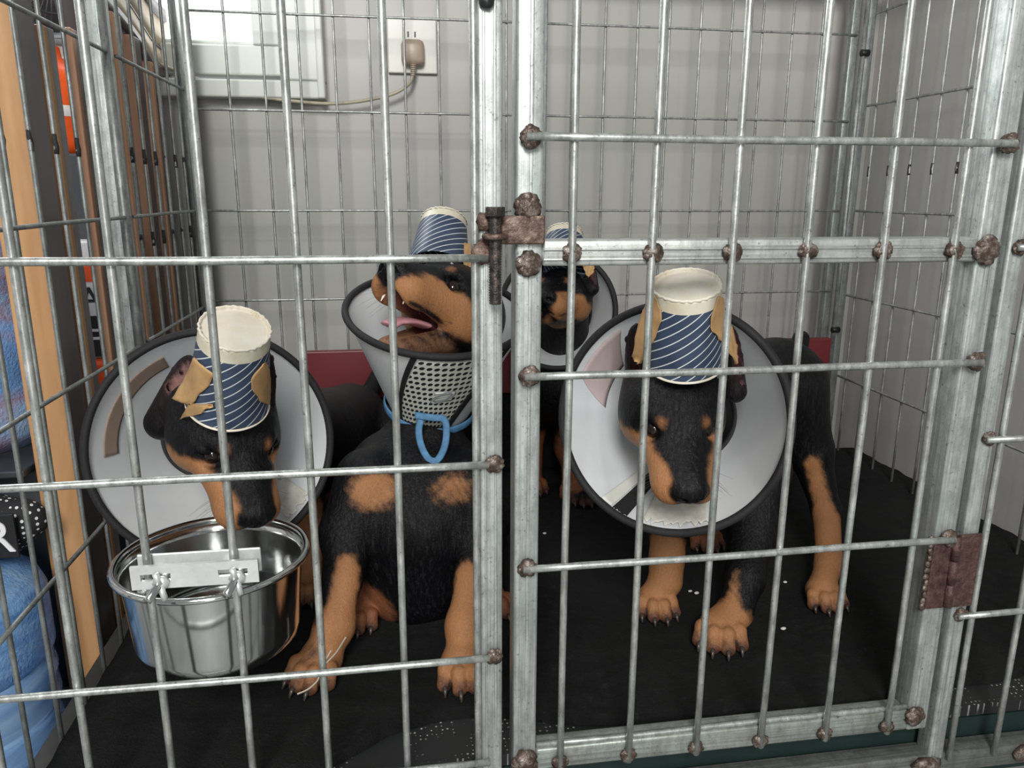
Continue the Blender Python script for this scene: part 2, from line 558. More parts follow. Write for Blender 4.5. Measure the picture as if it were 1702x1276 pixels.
# back wall with the window opening (-1.0..-0.19 x 0.675..1.4)
WY = 1.47
bm = bmesh.new()
box(bm, (-1.7, WY, -0.10), (1.0, WY+0.08, 0.668))
box(bm, (-0.105, WY, 0.668), (1.0, WY+0.08, 1.5))
box(bm, (-1.7, WY, 0.668), (-1.05, WY+0.08, 1.5))
box(bm, (-1.05, WY, 1.36), (-0.105, WY+0.08, 1.5))
struct('wall_back', bm, M['wall_back'])
bm = bmesh.new(); box(bm, (0.935, 0.2, -0.10), (1.0, WY-0.001, 1.5)); struct('wall_right', bm, M['wall_right'])
bm = bmesh.new(); box(bm, (-1.70, -0.2, -0.10), (-1.64, WY-0.001, 1.5)); struct('wall_left', bm, M['wall_left'])
bm = bmesh.new()
# outer casing
box(bm, (-0.172, WY-0.035, 0.6841), (-0.105, WY+0.03, 1.3299))
box(bm, (-1.05, WY-0.035, 0.655), (-0.105, WY+0.03, 0.684))
box(bm, (-0.118, WY-0.042, 0.655), (-0.105, WY-0.0351, 1.36))
box(bm, (-1.05, WY-0.035, 1.33), (-0.105, WY+0.03, 1.36))
w = struct('window_1', bm, M['pvc'], bevel=0.003)
bm = bmesh.new()
box(bm, (-1.0, WY-0.022, 0.692), (-0.178, WY+0.02, 0.740))
box(bm, (-0.222, WY-0.022, 0.740), (-0.178, WY+0.02, 1.33))
box(bm, (-1.0, WY-0.012, 0.740), (-0.222, WY+0.01, 0.748))
box(bm, (-0.62, WY-0.022, 0.740), (-0.58, WY+0.02, 1.33))
struct('window_sash', bm, M['pvc'], parent=w, bevel=0.003)
bm = bmesh.new()
box(bm, (-0.178, WY-0.012, 0.6845), (-0.1725, WY+0.0, 1.33)); box(bm, (-0.178, WY-0.030, 0.6845), (-0.171, WY-0.012, 0.694))
struct('sash_gasket', bm, M['pvc_dark'], parent=w)
bm = bmesh.new(); box(bm, (-1.0, WY+0.021, 0.700), (-0.2, WY+0.025, 1.33)); struct('window_pane', bm, M['sky_glass'], parent=w)

# socket, plug and cable
so = thing('wall_socket', 'white double wall socket on the cream wall right of the window', 'socket')
c = PY(685, 77, WY-0.006)
bm = bmesh.new(); box(bm, (c.x-0.043, WY-0.010, c.z-0.045), (c.x+0.043, WY-0.0005, c.z+0.045)); obj('cover_plate', bm, M['socket'], so, False, 0.002)
for dx in (-0.006, 0.006):
    s_ = PY(684, 57, WY-0.011)
    bm = bmesh.new(); box(bm, (s_.x+dx-0.0012, WY-0.0112, s_.z-0.0045), (s_.x+dx+0.0012, WY-0.0098, s_.z+0.0045)); obj('socket_slot', bm, M['black'], so, False)
settle(so, (c.x, WY, c.z))
pl = thing('power_cable', 'beige plug in the wall socket with its cable sagging towards the window', 'cable')
c = PY(686, 88, WY-0.02)
bm = bmesh.new(); box(bm, (c.x-0.020, WY-0.036, c.z-0.021), (c.x+0.020, WY-0.011, c.z+0.021))
obj('plug', bm, M['plug'], pl, True, 0.009)
pts = [PY(x, y, WY-0.03) for x, y in ((687, 108), (686, 125), (676, 143), (640, 160), (560, 172), (470, 166), (390, 152), (330, 132), (250, 100))]
bm = bmesh.new(); tube(bm, spline(pts), 0.0030, 10); obj('cable', bm, M['cord'], pl)
bm = bmesh.new()
for k in range(6):
    p = pts[0].lerp(pts[1], k/5)
    tube(bm, [p+Vector((0, 0, -0.001)), p+Vector((0, 0, 0.001))], 0.0055-0.0003*k, 12)
obj('strain_relief', bm, M['plug'], pl)
settle(pl, (c.x, WY-0.01, c.z))

# ------------------------------------------------------------------ the cage
cage = thing('dog_cage', 'large galvanised wire cage holding four puppies, its hinged front door at right', 'cage')
FY = 0.580   # front wire plane


def subpart_tube(name, a, b, s, mat, parent, depth=None, bev=0.0022):
    """square steel tube between two points (axis aligned)"""
    a, b = Vector(a), Vector(b)
    d = depth or s
    bm = bmesh.new()
    e = Vector((s/2, d/2, s/2))
    lo = Vector([min(a[i], b[i]) for i in range(3)]); hi = Vector([max(a[i], b[i]) for i in range(3)])
    for i in range(3):
        if abs(a[i]-b[i]) < 1e-6:
            lo[i] -= e[i]; hi[i] += e[i]
    box(bm, lo, hi)
    # two shallow rolled ribs along the visible face of the tube
    return obj(name, bm, mat, parent, True, bev)


def wire(name, a, b, r, mat, parent, wob=0.0006, n=9):
    a, b = Vector(a), Vector(b)
    ph = random.random()*6.28
    u, v, d = frame_of(b-a)
    pts = []
    for k in range(n):
        t_ = k/(n-1)
        p = a.lerp(b, t_)
        w_ = wob*math.sin(t_*7+ph)*math.sin(math.pi*t_)
        pts.append(p+u*w_+v*w_*0.6)
    bm = bmesh.new(); tube(bm, pts, r, 10)
    return obj(name, bm, mat, parent)


def part_empty(name, parent, loc):
    o = bpy.data.objects.new(name, None); COL.objects.link(o); o.parent = parent; o.empty_display_size = 0.02
    return o


def weld(c, r, parent, sq=(1, .55, 1)):
    bm = bmesh.new()
    blob(bm, c, r, sq, 0.35, 3)
    for k in range(5):
        a = random.random()*6.28
        blob(bm, (c[0]+math.cos(a)*r*0.75, c[1]-r*0.1, c[2]+math.sin(a)*r*0.75), r*0.42, (1, .6, 1), 0.3, 2)
    o = obj('weld', bm, M['weld'], parent)
    return o


def rib(bm, a, b, w_, y):
    """raised rib on a front face"""
    x0, z0, x1, z1 = a[0], a[1], b[0], b[1]
    box(bm, (min(x0, x1)-w_/2, y-0.0008, min(z0, z1)-w_/2), (max(x0, x1)+w_/2, y+0.001, max(z0, z1)+w_/2))


TOP = 0.88
# left front panel
lp = part_empty('left_front_panel', cage, (0, FY, 0))
for x in (-0.3235, -0.2589, -0.1957, -0.1315, -0.0689, -0.0020, 0.0605):
    wire('upright_wire', (x, FY, -0.045), (x, FY, TOP), 0.0031, M['wire'], lp)
for z in (0.4527, 0.2898, 0.1160, 0.012, 0.615):
    if z == 0.615:
        z = 0.64
    wire('cross_wire', (-0.44, FY-0.0055, z-0.0), (0.070, FY-0.0055, z), 0.0031, M['wire'], lp)
subpart_tube('stile', (0.0725, FY+0.0105, -0.05), (0.0725, FY+0.0105, TOP), 0.0185, M['tube'], lp, 0.022)
for dx in (-0.0045, 0.0035):
    bm = bmesh.new(); rib(bm, (0.0725+dx, -0.05), (0.0725+dx, TOP), 0.0022, FY-0.0004); obj('stile_rib', bm, M['tube'], lp, True, 0.0006)
for z in (0.2898, 0.1160):
    weld((0.0745, FY-0.004, z), 0.0072, lp)
subpart_tube('stile', (-0.44, FY+0.0105, -0.05), (-0.44, FY+0.0105, TOP), 0.0185, M['tube'], lp, 0.022)

# right hinged door
dr = part_empty('front_door', cage, (0, FY, 0))
DX0, DX1 = 0.1020, 0.4905
subpart_tube('stile', (DX0, FY+0.0125, -0.008), (DX0, FY+0.0125, TOP), 0.0205, M['tube'], dr, 0.025)
subpart_tube('stile', (DX1, FY+0.0155, -0.008), (DX1, FY+0.0155, TOP), 0.0215, M['tube'], dr, 0.030)
bm = bmesh.new(); rib(bm, (DX0+0.001, 0.0), (DX0+0.001, TOP), 0.0030, FY-0.0001); obj('stile_rib', bm, M['tube'], dr, True, 0.0006)
subpart_tube('rail', (DX0+0.0103, FY+0.0105, 0.4555), (DX1-0.0108, FY+0.0105, 0.4555), 0.0200, M['tube_h'], dr, 0.021)
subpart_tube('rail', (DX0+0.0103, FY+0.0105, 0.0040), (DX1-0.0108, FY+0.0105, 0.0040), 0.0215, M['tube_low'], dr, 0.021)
wire('rail_wire', (DX0+0.011, FY+0.004, 0.0170), (DX1-0.012, FY+0.004, 0.0170), 0.0028, M['wire'], dr)
for z in (0.4580, 0.4505):
    bm = bmesh.new(); rib(bm, (DX0+0.012, z), (DX1-0.012, z), 0.0020, FY-0.0002); obj('rail_rib', bm, M['tube_h'], dr, True, 0.0006)
for i, x in enumerate((0.1339, 0.1977, 0.2623, 0.3259, 0.3909, 0.4550)):
    wire('upright_wire', (x, FY-0.004, -0.004), (x, FY-0.004, TOP), 0.0031, M['wire'], dr)
    weld((x+0.001, FY-0.003, 0.4555), 0.0074, dr)
    weld((x, FY-0.003, 0.0020), 0.0070, dr)
for z in (0.5393, 0.3614, 0.1978):
    wire('cross_wire', (DX0-0.004, FY-0.0088, z), (DX1+0.002, FY-0.0088, z), 0.0031, M['wire'], dr)
    weld((DX0, FY-0.0055, z), 0.0078, dr)
    weld((DX1-0.001, FY-0.0055, z), 0.0078, dr)
weld((DX0, FY-0.003, 0.0065), 0.0110, dr); weld((DX1-0.006, FY-0.002, 0.010), 0.0095, dr)
weld((DX1-0.004, FY-0.002, 0.4555), 0.0115, dr)
weld((DX0, FY-0.002, 0.4480), 0.0095, dr); weld((DX0-0.002, FY-0.002, 0.4895), 0.0095, dr)
# latch: plate from the door, threaded bolt dropped through rings on the left stile
bm = bmesh.new(); box(bm, (0.0800, FY-0.006, 0.4625), (0.1130, FY-0.002, 0.4835)); obj('latch_plate', bm, M['rust'], dr, False, 0.0012)
bo = thing('bolt', 'dark threaded bolt dropped through the rusty latch between the front panels', 'bolt')
bx, by = 0.0745, FY-0.012
bm = bmesh.new(); lathe(bm, [(0, 0), (0.0078, 0), (0.0078, 0.007), (0, 0.007)], (bx, by, 0.4830), n=6); obj('bolt_head', bm, M['bolt'], bo, False, 0.0006)
bm = bmesh.new()
prof = [(0, -0.064)]
for k in range(34):
    z = -0.064+k*0.0019
    prof += [(0.0040, z), (0.0048, z+0.00095)]
prof += [(0.004, 0.0005), (0, 0.0005)]
lathe(bm, prof, (bx, by, 0.4830), n=20); obj('threaded_shank', bm, M['bolt'], bo)
settle(bo, (bx, by, 0.419))
for z in (0.4690,):
    bm = bmesh.new()
    ring = [(bx+math.cos(a)*0.0078, by+math.sin(a)*0.0078, z) for a in [2*math.pi*k/20 for k in range(20)]]
    tube(bm, ring, 0.0023, 8, closed=True); obj('latch_ring', bm, M['rust'], lp)
bm = bmesh.new(); blob(bm, (0.0665, FY-0.003, 0.4570), 0.008, (1, .6, 1.2), 0.4); blob(bm, (0.068, FY-0.003, 0.4790), 0.007, (1, .6, 1), 0.4); obj('latch_bracket', bm, M['rust'], lp)
# clamp at the top of the left stile
bm = bmesh.new(); box(bm, (0.0600, FY-0.007, 0.6330), (0.0850, FY+0.0, 0.6440)); blob(bm, (0.0700, FY-0.004, 0.6290), 0.006, (1, .6, 1), 0.2)
obj('clamp', bm, M['black_metal'], lp, True, 0.001)

# fixed panel right of the door
rp = part_empty('right_front_panel', cage, (0, FY, 0))
subpart_tube('stile', (0.5165, FY+0.010, -0.045), (0.5165, FY+0.010, TOP), 0.0160, M['tube'], rp, 0.020)
for x in (0.5300, 0.5800, 0.6440, 0.7080, 0.7720, 0.8360):
    wire('upright_wire', (x, FY-0.001, -0.045), (x, FY-0.001, TOP), 0.0030, M['wire'], rp)
for z in (0.6450, 0.4575, 0.2900, 0.1165):
    wire('cross_wire', (0.5120, FY-0.005, z), (XR, FY-0.005, z), 0.0030, M['wire'], rp)
    weld((0.5170, FY-0.002, z), 0.0062, rp)
# lower hinge
hg = part_empty('hinge', dr, (0, 0, 0))
bm = bmesh.new(); box(bm, (0.4760, FY-0.0050, 0.1270), (0.4955, FY-0.0015, 0.1985)); obj('hinge_leaf', bm, M['hinge'], dr, False, 0.001)
bm = bmesh.new(); box(bm, (0.4995, FY-0.0080, 0.1285), (0.5215, FY-0.0045, 0.2010)); obj('hinge_leaf', bm, M['hinge'], rp, False, 0.001)
bm = bmesh.new()
for (z0, z1) in ((0.129, 0.151), (0.1525, 0.175), (0.1765, 0.199)):
    tube(bm, [(0.4975, FY-0.006, z0), (0.4975, FY-0.006, z1)], 0.0040, 14)
obj('hinge_knuckle', bm, M['hinge'], rp)
bpy.data.objects.remove(hg)
bm = bmesh.new()
for k in range(12):
    blob(bm, (0.4755+random.uniform(-.001, .001), FY-0.002, 0.128+k*0.0062), 0.0031, (1, .7, 1.2), 0.3)
obj('weld', bm, M['weld'], dr)

# base rails under the front, posts, side and back panels
bf = part_empty('base_frame', cage, (0, 0, 0))
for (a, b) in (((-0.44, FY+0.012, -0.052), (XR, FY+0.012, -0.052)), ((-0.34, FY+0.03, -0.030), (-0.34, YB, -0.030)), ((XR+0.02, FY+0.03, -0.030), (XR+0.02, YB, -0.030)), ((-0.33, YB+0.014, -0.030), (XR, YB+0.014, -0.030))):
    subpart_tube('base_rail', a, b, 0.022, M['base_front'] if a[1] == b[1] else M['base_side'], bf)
for (x, y) in ((-0.43, FY+0.012), (XR, FY+0.012), (-0.34, YB+0.01), (XR, YB+0.01)):
    subpart_tube('foot', (x, y, -0.0995), (x, y, -0.040), 0.020, M['tube'], bf)
for x in (0.505, 0.30, 0.62):
    bm = bmesh.new(); blob(bm, (x, FY-0.002, -0.048), 0.011, (1.5, .5, .9), 0.4); obj('weld', bm, M['weld'], bf)
for a, b in (((-0.44, FY+0.02, TOP), (XR, FY+0.02, TOP)), ((XL-0.01, FY+.03, TOP), (XL-0.01, YB, TOP)), ((XR+0.012, FY+.03, TOP), (XR+0.012, YB, TOP)), ((XL, YB+0.01, TOP), (XR, YB+0.01, TOP))):
    subpart_tube('top_rail', a, b, 0.020, M['tube_h'], bf)

sp_ = part_empty('left_side_panel', cage, (0, 0, 0))
SR = 0.0023
ys = [0.625, 0.683, 0.741, 0.795, 0.851, 0.907, 0.963]+[1.085+0.0515*k for k in range(6)]
for y in ys:
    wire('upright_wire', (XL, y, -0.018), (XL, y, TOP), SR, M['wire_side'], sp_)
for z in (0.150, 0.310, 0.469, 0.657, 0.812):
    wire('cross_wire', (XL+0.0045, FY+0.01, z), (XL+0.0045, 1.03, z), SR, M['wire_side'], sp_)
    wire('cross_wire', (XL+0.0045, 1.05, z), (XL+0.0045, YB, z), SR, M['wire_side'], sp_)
for y in ys:
    for z in ((0.545,) if y < 1.05 else (0.545, 0.437)):
        bm = bmesh.new(); tube(bm, [(XL, y, z-0.010), (XL, y+0.001, z-.003), (XL, y-.0006, z+0.004), (XL, y, z+0.009)], [0.0024, 0.0029, 0.0024, 0.0024], 8); obj('joint_sleeve', bm, M['joint'], sp_)
subpart_tube('middle_post', (XL-0.012, 1.045, -0.018), (XL-0.012, 1.045, TOP), 0.022, M['tube'], sp_, 0.034)
bm = bmesh.new(); tube(bm, [(XL+0.003, 1.020, -0.018), (XL+0.003, 1.020, TOP)], 0.0058, 14); obj('round_post', bm, M['wire_side'], sp_)
subpart_tube('corner_post', (XL+0.003, YB+0.008, -0.018), (XL+0.003, YB+0.008, TOP), 0.020, M['post_back'], sp_)
bm = bmesh.new(); tube(bm, [(XL+0.012, YB-0.012, -0.018), (XL+0.012, YB-0.012, TOP)], 0.0090, 14); obj('round_post', bm, M['tube'], sp_)

bp = part_empty('back_panel', cage, (0, 0, 0))
for x in [-0.254+0.0568*k for k in range(9)]+[0.315+0.0568*k for k in range(9)]:
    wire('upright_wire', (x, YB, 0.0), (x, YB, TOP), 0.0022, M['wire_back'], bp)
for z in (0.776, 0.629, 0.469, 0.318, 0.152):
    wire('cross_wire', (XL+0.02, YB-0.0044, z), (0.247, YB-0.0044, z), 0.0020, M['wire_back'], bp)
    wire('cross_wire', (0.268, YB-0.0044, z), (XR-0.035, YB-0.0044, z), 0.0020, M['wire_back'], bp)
subpart_tube('middle_post', (0.262, YB+0.002, 0.0), (0.262, YB+0.002, TOP), 0.017, M['post_back'], bp)
subpart_tube('corner_post', (XR-0.038, YB+0.006, 0.0), (XR-0.038, YB+0.006, TOP), 0.016, M['post_back'], bp)

sr = part_empty('right_side_panel', cage, (0, 0, 0))
subpart_tube('corner_post', (XR-0.008, YB+0.006, 0.0), (XR-0.008, YB+0.006, TOP), 0.016, M['post_back'], sr)
bm = bmesh.new(); tube(bm, [(XR-0.022, YB-0.006, 0), (XR-0.022, YB-0.006, TOP)], 0.0045, 12); obj('round_post', bm, M['wire_back'], sr)
for y in [1.35-0.0575*k for k in range(14)]:
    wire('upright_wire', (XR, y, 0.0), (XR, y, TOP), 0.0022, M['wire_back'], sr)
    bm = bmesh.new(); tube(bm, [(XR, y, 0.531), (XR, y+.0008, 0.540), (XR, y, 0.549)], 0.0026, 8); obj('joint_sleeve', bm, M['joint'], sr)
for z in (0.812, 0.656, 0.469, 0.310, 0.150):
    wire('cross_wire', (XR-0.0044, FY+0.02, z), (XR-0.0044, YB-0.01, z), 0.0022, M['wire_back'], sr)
for p in (PX(1437, 88, XR-0.02), PX(1388, 548, XR-0.02)):
    bm = bmesh.new(); tube(bm, [p+Vector((-.007, 0, 0)), p+Vector((-.0065, 0, 0)), p+Vector((.008, 0, 0))], [0.005, 0.006, 0.006], 10)
    obj('corner_bolt', bm, M['black'], sr)
settle(cage, (0.27, 0.98, -0.10))

# ------------------------------------------------------------------ cage floor, mat, board
bm = bmesh.new(); box(bm, (-0.325, FY+0.026, -0.020), (0.925, YB+0.0, -0.008)); tr_ = tag(obj('floor_tray', bm, M['tray'], None, False), 'black perforated rubber tray showing along the front edge of the cage floor', 'tray')
bm = bmesh.new(); box(bm, (-0.40, FY+0.026, -0.090), (0.93, FY+0.034, -0.022)); tag(obj('cover_sheet', bm, M['teal'], None, False), 'dark green cover hanging below the front of the cage floor', 'cover')
# mat with a wavy front edge
NX, NYY = 260, 150
bm = bmesh.new()
grid = []
for i in range(NX+1):
    x = -0.321+(0.915+0.321)*i/NX
    front = 0.632+0.022*math.sin(x*9+1.2)+0.008*math.sin(x*27)+(-0.030 if x < -0.02 else 0)*min(1, (-0.02-x)/0.06 if x < -0.02 else 0)
    if x < -0.08:
        front = min(front, 0.610)
    front = max(front, 0.608)
    row = []
    for j in range(NYY+1):
        y = front+(YB-0.012-front)*(j/NYY)
        z = 0.0+0.0016*math.sin(x*41+y*23)+0.0012*math.sin(x*97-y*71)+0.0008*math.sin(y*160+x*35)
        if j == 0:
            z = -0.0075
        row.append(bm.verts.new((x, y, z)))
    grid.append(row)
for i in range(NX):
    for j in range(NYY):
        bm.faces.new((grid[i][j], grid[i+1][j], grid[i+1][j+1], grid[i][j+1]))
ret = bmesh.ops.extrude_face_region(bm, geom=list(bm.faces))
for v in [g for g in ret['geom'] if isinstance(g, bmesh.types.BMVert)]:
    v.co.z = -0.0078
mat_o = tag(obj('fleece_mat', bm, M['mat']), 'black fleece mat covering the cage floor under the puppies', 'mat')
bm = bmesh.new(); box(bm, (-0.29, YB-0.060, 0.0), (0.80, YB-0.036, 0.150))  # plain dark block filling the strip under the red board
tag(obj('block', bm, M['mat'], None, True, 0.010), 'black bolster along the back of the cage below the red board', 'block')
bm = bmesh.new(); box(bm, (-0.16, YB-0.062, 0.151), (0.812, YB-0.046, 0.236))
rb = tag(obj('red_board', bm, M['red'], None, False, 0.002), 'dark red board across the back of the cage behind the puppies', 'board')

# kibble crumbs
for i, (px, py) in enumerate(((1147, 982), (1158, 985), (1305, 967), (1302, 1044), (905, 886), (560, 985))):
    p = PX(px, py, 1); r = p-Vector((0, 0, CAM_H)); p = Vector((0, 0, CAM_H))+r*(-(CAM_H-0.003)/r.z)
    bm = bmesh.new(); blob(bm, (0, 0, 0), 0.0022+0.0004*(i % 2), (1.3, .8, .7), 0.3, 2)
    o = obj('crumb', bm, M['paper_white']); o.location = p
    tag(o, 'tiny white crumb on the black mat, '+('nearer the left paw of the standing puppy', 'nearer the right paw of the standing puppy', 'right of the standing puppy', 'before the hind paw', 'beside the door post', 'beside the sitting puppy')[i], 'crumb', 'white crumbs on the black mat')

# ------------------------------------------------------------------ bowl
BC = Vector((-0.1730, 0.6830, 0.0))
BR, BZ, BB = 0.0865, 0.1760, 0.086
bowl = thing('steel_bowl', 'shiny stainless steel feeding bowl bolted to the front wires under the drinking puppy', 'bowl')
prof = [(0, BB), (0.055, BB), (0.066, BB+0.003), (0.0715, BB+0.009), (0.0735, BB+0.018), (0.0785, BZ-0.012), (0.0800, BZ-0.004)]
for k in range(9):
    a = math.radians(200-k*28)
    prof.append((0.0835+0.0034*math.cos(a), BZ-0.001+0.0034*math.sin(a)))
prof += [(0.0790, BZ-0.004), (0.0775, BZ-0.012), (0.0725, BB+0.019), (0.070, BB+0.010), (0.064, BB+0.005), (0.054, BB+0.0025), (0, BB+0.0025)]
bm = bmesh.new(); lathe(bm, prof, BC, n=96); obj('basin', bm, M['steel'], bowl)
# water
bm = bmesh.new(); lathe(bm, [(0, BB+0.035), (0.0735, BB+0.035)], BC, n=64)
t = NT('water'); t.set(Base_Color=(0.85, 0.9, 0.9, 1), Roughness=0.02, Transmission_Weight=1.0, IOR=1.33); M['water'] = t.m
obj('water', bm, M['water'], bowl)
a_, b_ = PY(216, 953, FY-0.010), PY(430, 953, FY-0.010)
zc = PY(322, 955, FY-0.010).z
bm = bmesh.new(); x0, x1 = a_.x, b_.x
zt, zb = zc+0.0095, zc-0.0095
yf0, yf1 = FY-0.0105, FY-0.0075
# plate with two slots, built from strips
sl = ((x0+0.007, x0+0.029), (x1-0.030, x1-0.008))
box(bm, (x0, yf0, zc+0.0028), (x1, yf1, zt)); box(bm, (x0, yf0, zb), (x1, yf1, zc-0.0028))
for (p, q) in ((x0, sl[0][0]), (sl[0][1], sl[1][0]), (sl[1][1], x1)):
    box(bm, (p, yf0, zc-0.0028), (q, yf1, zc+0.0028))
bmesh.ops.remove_doubles(bm, verts=bm.verts, dist=1e-5)
obj('bracket_plate', bm, M['steel_dull'], bowl, False)
bm = bmesh.new(); box(bm, (x0+0.001, FY+0.0045, zc-0.008), (x1, FY+0.0065, zc+0.0125)); obj('back_plate', bm, M['steel_dull'], bowl, False, 0.001)
for xx in (sl[0][1]-0.003, sl[1][1]-0.004):
    b = Vector((xx, FY+0.012, zc+0.0003))
    bm = bmesh.new()
    e = b+Vector((-0.009, -0.042, -0.009))
    tube(bm, [b, e], 0.0032, 12)
    bo2 = obj('bracket_bolt', bm, M['steel'], bowl)
    bm = bmesh.new()
    lathe(bm, [(0, 0), (0.0062, 0), (0.0062, 0.005), (0, 0.005)], b+Vector((-0.0045, -0.026, -0.0045)), axis=(0.009, 0.042, 0.009), n=6)
    m_ = b+Vector((-0.0045, -0.026, -0.0045))
    tube(bm, [m_, m_+Vector((0.0035, -0.002, -0.012))], 0.0026, 8)
    tube(bm, [m_, m_+Vector((-0.0015, -0.002, 0.010))], 0.0026, 8)
    o = obj('wing_nut', bm, M['steel_dull'], bo2)
settle(bowl, BC+Vector((0, 0, BB)))

# ------------------------------------------------------------------ left of the cage
# upright slats, pale wood on the front edge, dark lacquer on the broad side
SL = [(0.875, 0.058, -0.400), (0.951, 0.030, -0.376), (1.030, 0.040, -0.372), (1.108, 0.040, -0.376), (1.183, 0.038, -0.380), (1.261, 0.040, -0.376), (1.345, 0.036, -0.380)]
where = ['leftmost and widest', 'second from the left', 'just before the square side post', 'mostly hidden behind the square side post', 'first past the square side post', 'second past the square side post', 'last one, nearest the window']
BAND = [PX(x, y, -0.376) for x, y in ((160, -12), (195, 27), (222, 62), (250, 105), (275, 125), (305, 140))]


def band_z(y):
    for p, q in zip(BAND, BAND[1:]):
        if p.y <= y <= q.y:
            return p.z+(q.z-p.z)*(y-p.y)/(q.y-p.y)
    return BAND[0].z if y < BAND[0].y else BAND[-1].z


for i, (y, dpt, xl) in enumerate(SL):
    slat_top = 0.92 if i == 0 else (0.672, 0.684)[i-1] if i < 3 else band_z(y+dpt/2)-0.017
    s_ = thing('wooden_slat', 'upright wooden slat outside the cage, '+where[i], 'slat', 'upright slats left of the cage')
    bm = bmesh.new(); box(bm, (xl, y, -0.0995), (-0.360, y+0.012, slat_top)); obj('front_edge', bm, M['wood'] if i < 2 else M['wood_red'], s_, False, 0.002)
    bm = bmesh.new(); box(bm, (xl+0.002, y+0.012, -0.0995), (-0.361, y+dpt, slat_top)); obj('side_board', bm, M['brown'], s_, False, 0.001)
    settle(s_, ((xl-0.36)/2, y+dpt/2, -0.10))


def bottle(cx, cy, zb, R, H, mat_a, mat_b, name, label, neck=True):
    b = thing(name, label, 'water bottle')
    pr_ = [(0, zb), (R*0.80, zb), (R*0.93, zb+0.006), (R*0.97, zb+0.02), (R*0.93, zb+0.035), (R*0.96, zb+0.05)]
    hh = zb+0.05
    while hh < zb+H*0.42:
        pr_ += [(R*0.96, hh), (R*0.99, hh+0.006)]
        hh += 0.030
    bm = bmesh.new(); lathe(bm, pr_+[(R*0.94, hh)], (cx, cy, 0), n=64); obj('lower_body', bm, mat_b, b)
    pr2 = [(R*0.94, hh), (R, hh+0.008), (R, zb+H*0.80), (R*0.93, zb+H*0.88), (R*0.72, zb+H*0.94), (R*0.35, zb+H*0.98), (R*0.28, zb+H)]
    bm = bmesh.new(); lathe(bm, pr2, (cx, cy, 0), n=64); obj('upper_body', bm, mat_a, b)
    bm = bmesh.new(); lathe(bm, [(R*0.30, zb+H*0.985), (R*0.30, zb+H*1.03), (0, zb+H*1.03)], (cx, cy, 0), n=32); obj('cap', bm, M['white'], b)
    settle(b, (cx, cy, zb))
    return b


bottle(-0.478, 0.800, -0.0995, 0.098, 0.226, M['bottle'], M['bottle_smooth'], 'water_bottle', 'large pebbled blue water bottle standing at the lower left outside the cage')
# upper wrapped bottle pack on a shelf board
bm = bmesh.new()
for k in range(1):
    prof = [(0, 0.205), (0.085, 0.205), (0.100, 0.225), (0.102, 0.26), (0.096, 0.285), (0.103, 0.31), (0.103, 0.355), (0.094, 0.375), (0.102, 0.395), (0.101, 0.46), (0.085, 0.50), (0.03, 0.52), (0, 0.52)]
    lathe(bm, prof, (-0.520, 0.975, 0), n=64)
for v in bm.verts:
    v.co += Vector((math.sin(v.co.z*60+v.co.y*40), math.cos(v.co.z*47+v.co.x*50), 0))*0.0025
ub = tag(obj('wrapped_bottle', bm, M['film']), 'blue film wrapped water bottle at the left edge above the lettered black bag', 'water bottle')
bm = bmesh.new(); box(bm, (-0.64, 0.86, 0.196), (-0.405, 1.08, 0.2045)); tag(obj('shelf_board', bm, M['dkgrey'], None, False, 0.002), 'dark shelf board under the film wrapped bottle', 'shelf')
for x, y in ((-0.655, 0.81), (-0.655, 1.04), (-0.405, 1.04)):
    pass
# dark grey bin and the polka dot bag
bm = bmesh.new(); box(bm, (-0.64, 0.905, -0.0995), (-0.405, 1.08, 0.1955)); tag(obj('storage_bin', bm, M['dkgrey'], None, True, 0.012), 'dark grey bin standing behind the big blue bottle', 'bin')
bg = thing('polka_dot_bag', 'black bag with white dots and white lettering slumped on top of the blue bottle', 'bag')
bm = bmesh.new()
bmesh.ops.create_icosphere(bm, subdivisions=4, radius=1)
for v in bm.verts:
    v.co = Vector((-0.452+v.co.x*0.076, 0.835+v.co.y*0.030, 0.155+v.co.z*0.036+0.003*math.sin(v.co.x*9)))
obj('bag_body', bm, M['polka'], bg)


def text(name, s, size, loc, rot, mat, parent, sx=1.0, ext=0.0008):
    """lettering as a mesh"""
    cu = bpy.data.curves.new(name, 'FONT'); cu.body = s; cu.size = size; cu.extrude = ext; cu.align_x = 'CENTER'; cu.align_y = 'CENTER'
    tmp = bpy.data.objects.new(name+'_source', cu); COL.objects.link(tmp)
    dg = bpy.context.evaluated_depsgraph_get()
    me = bpy.data.meshes.new_from_object(tmp.evaluated_get(dg))
    bpy.data.objects.remove(tmp)
    me.transform(Matrix.Translation(loc) @ Matrix.Rotation(rot[0], 4, 'X') @ Matrix.Diagonal((sx, 1, 1, 1)))
    me.materials.clear()
    return link_mesh(name, me, mat, parent)


bm = bmesh.new(); box(bm, (-0.520, 0.8030, 0.1290), (-0.395, 0.8065, 0.1780)); obj('lettered_band', bm, M['black'], bg, False, 0.001)
tx = text('lettering', 'R', 0.050, (-0.4115, 0.8020, 0.152), (math.radians(90), 0, 0), M['white'], bg)
settle(bg, (-0.45, 0.835, 0.127))

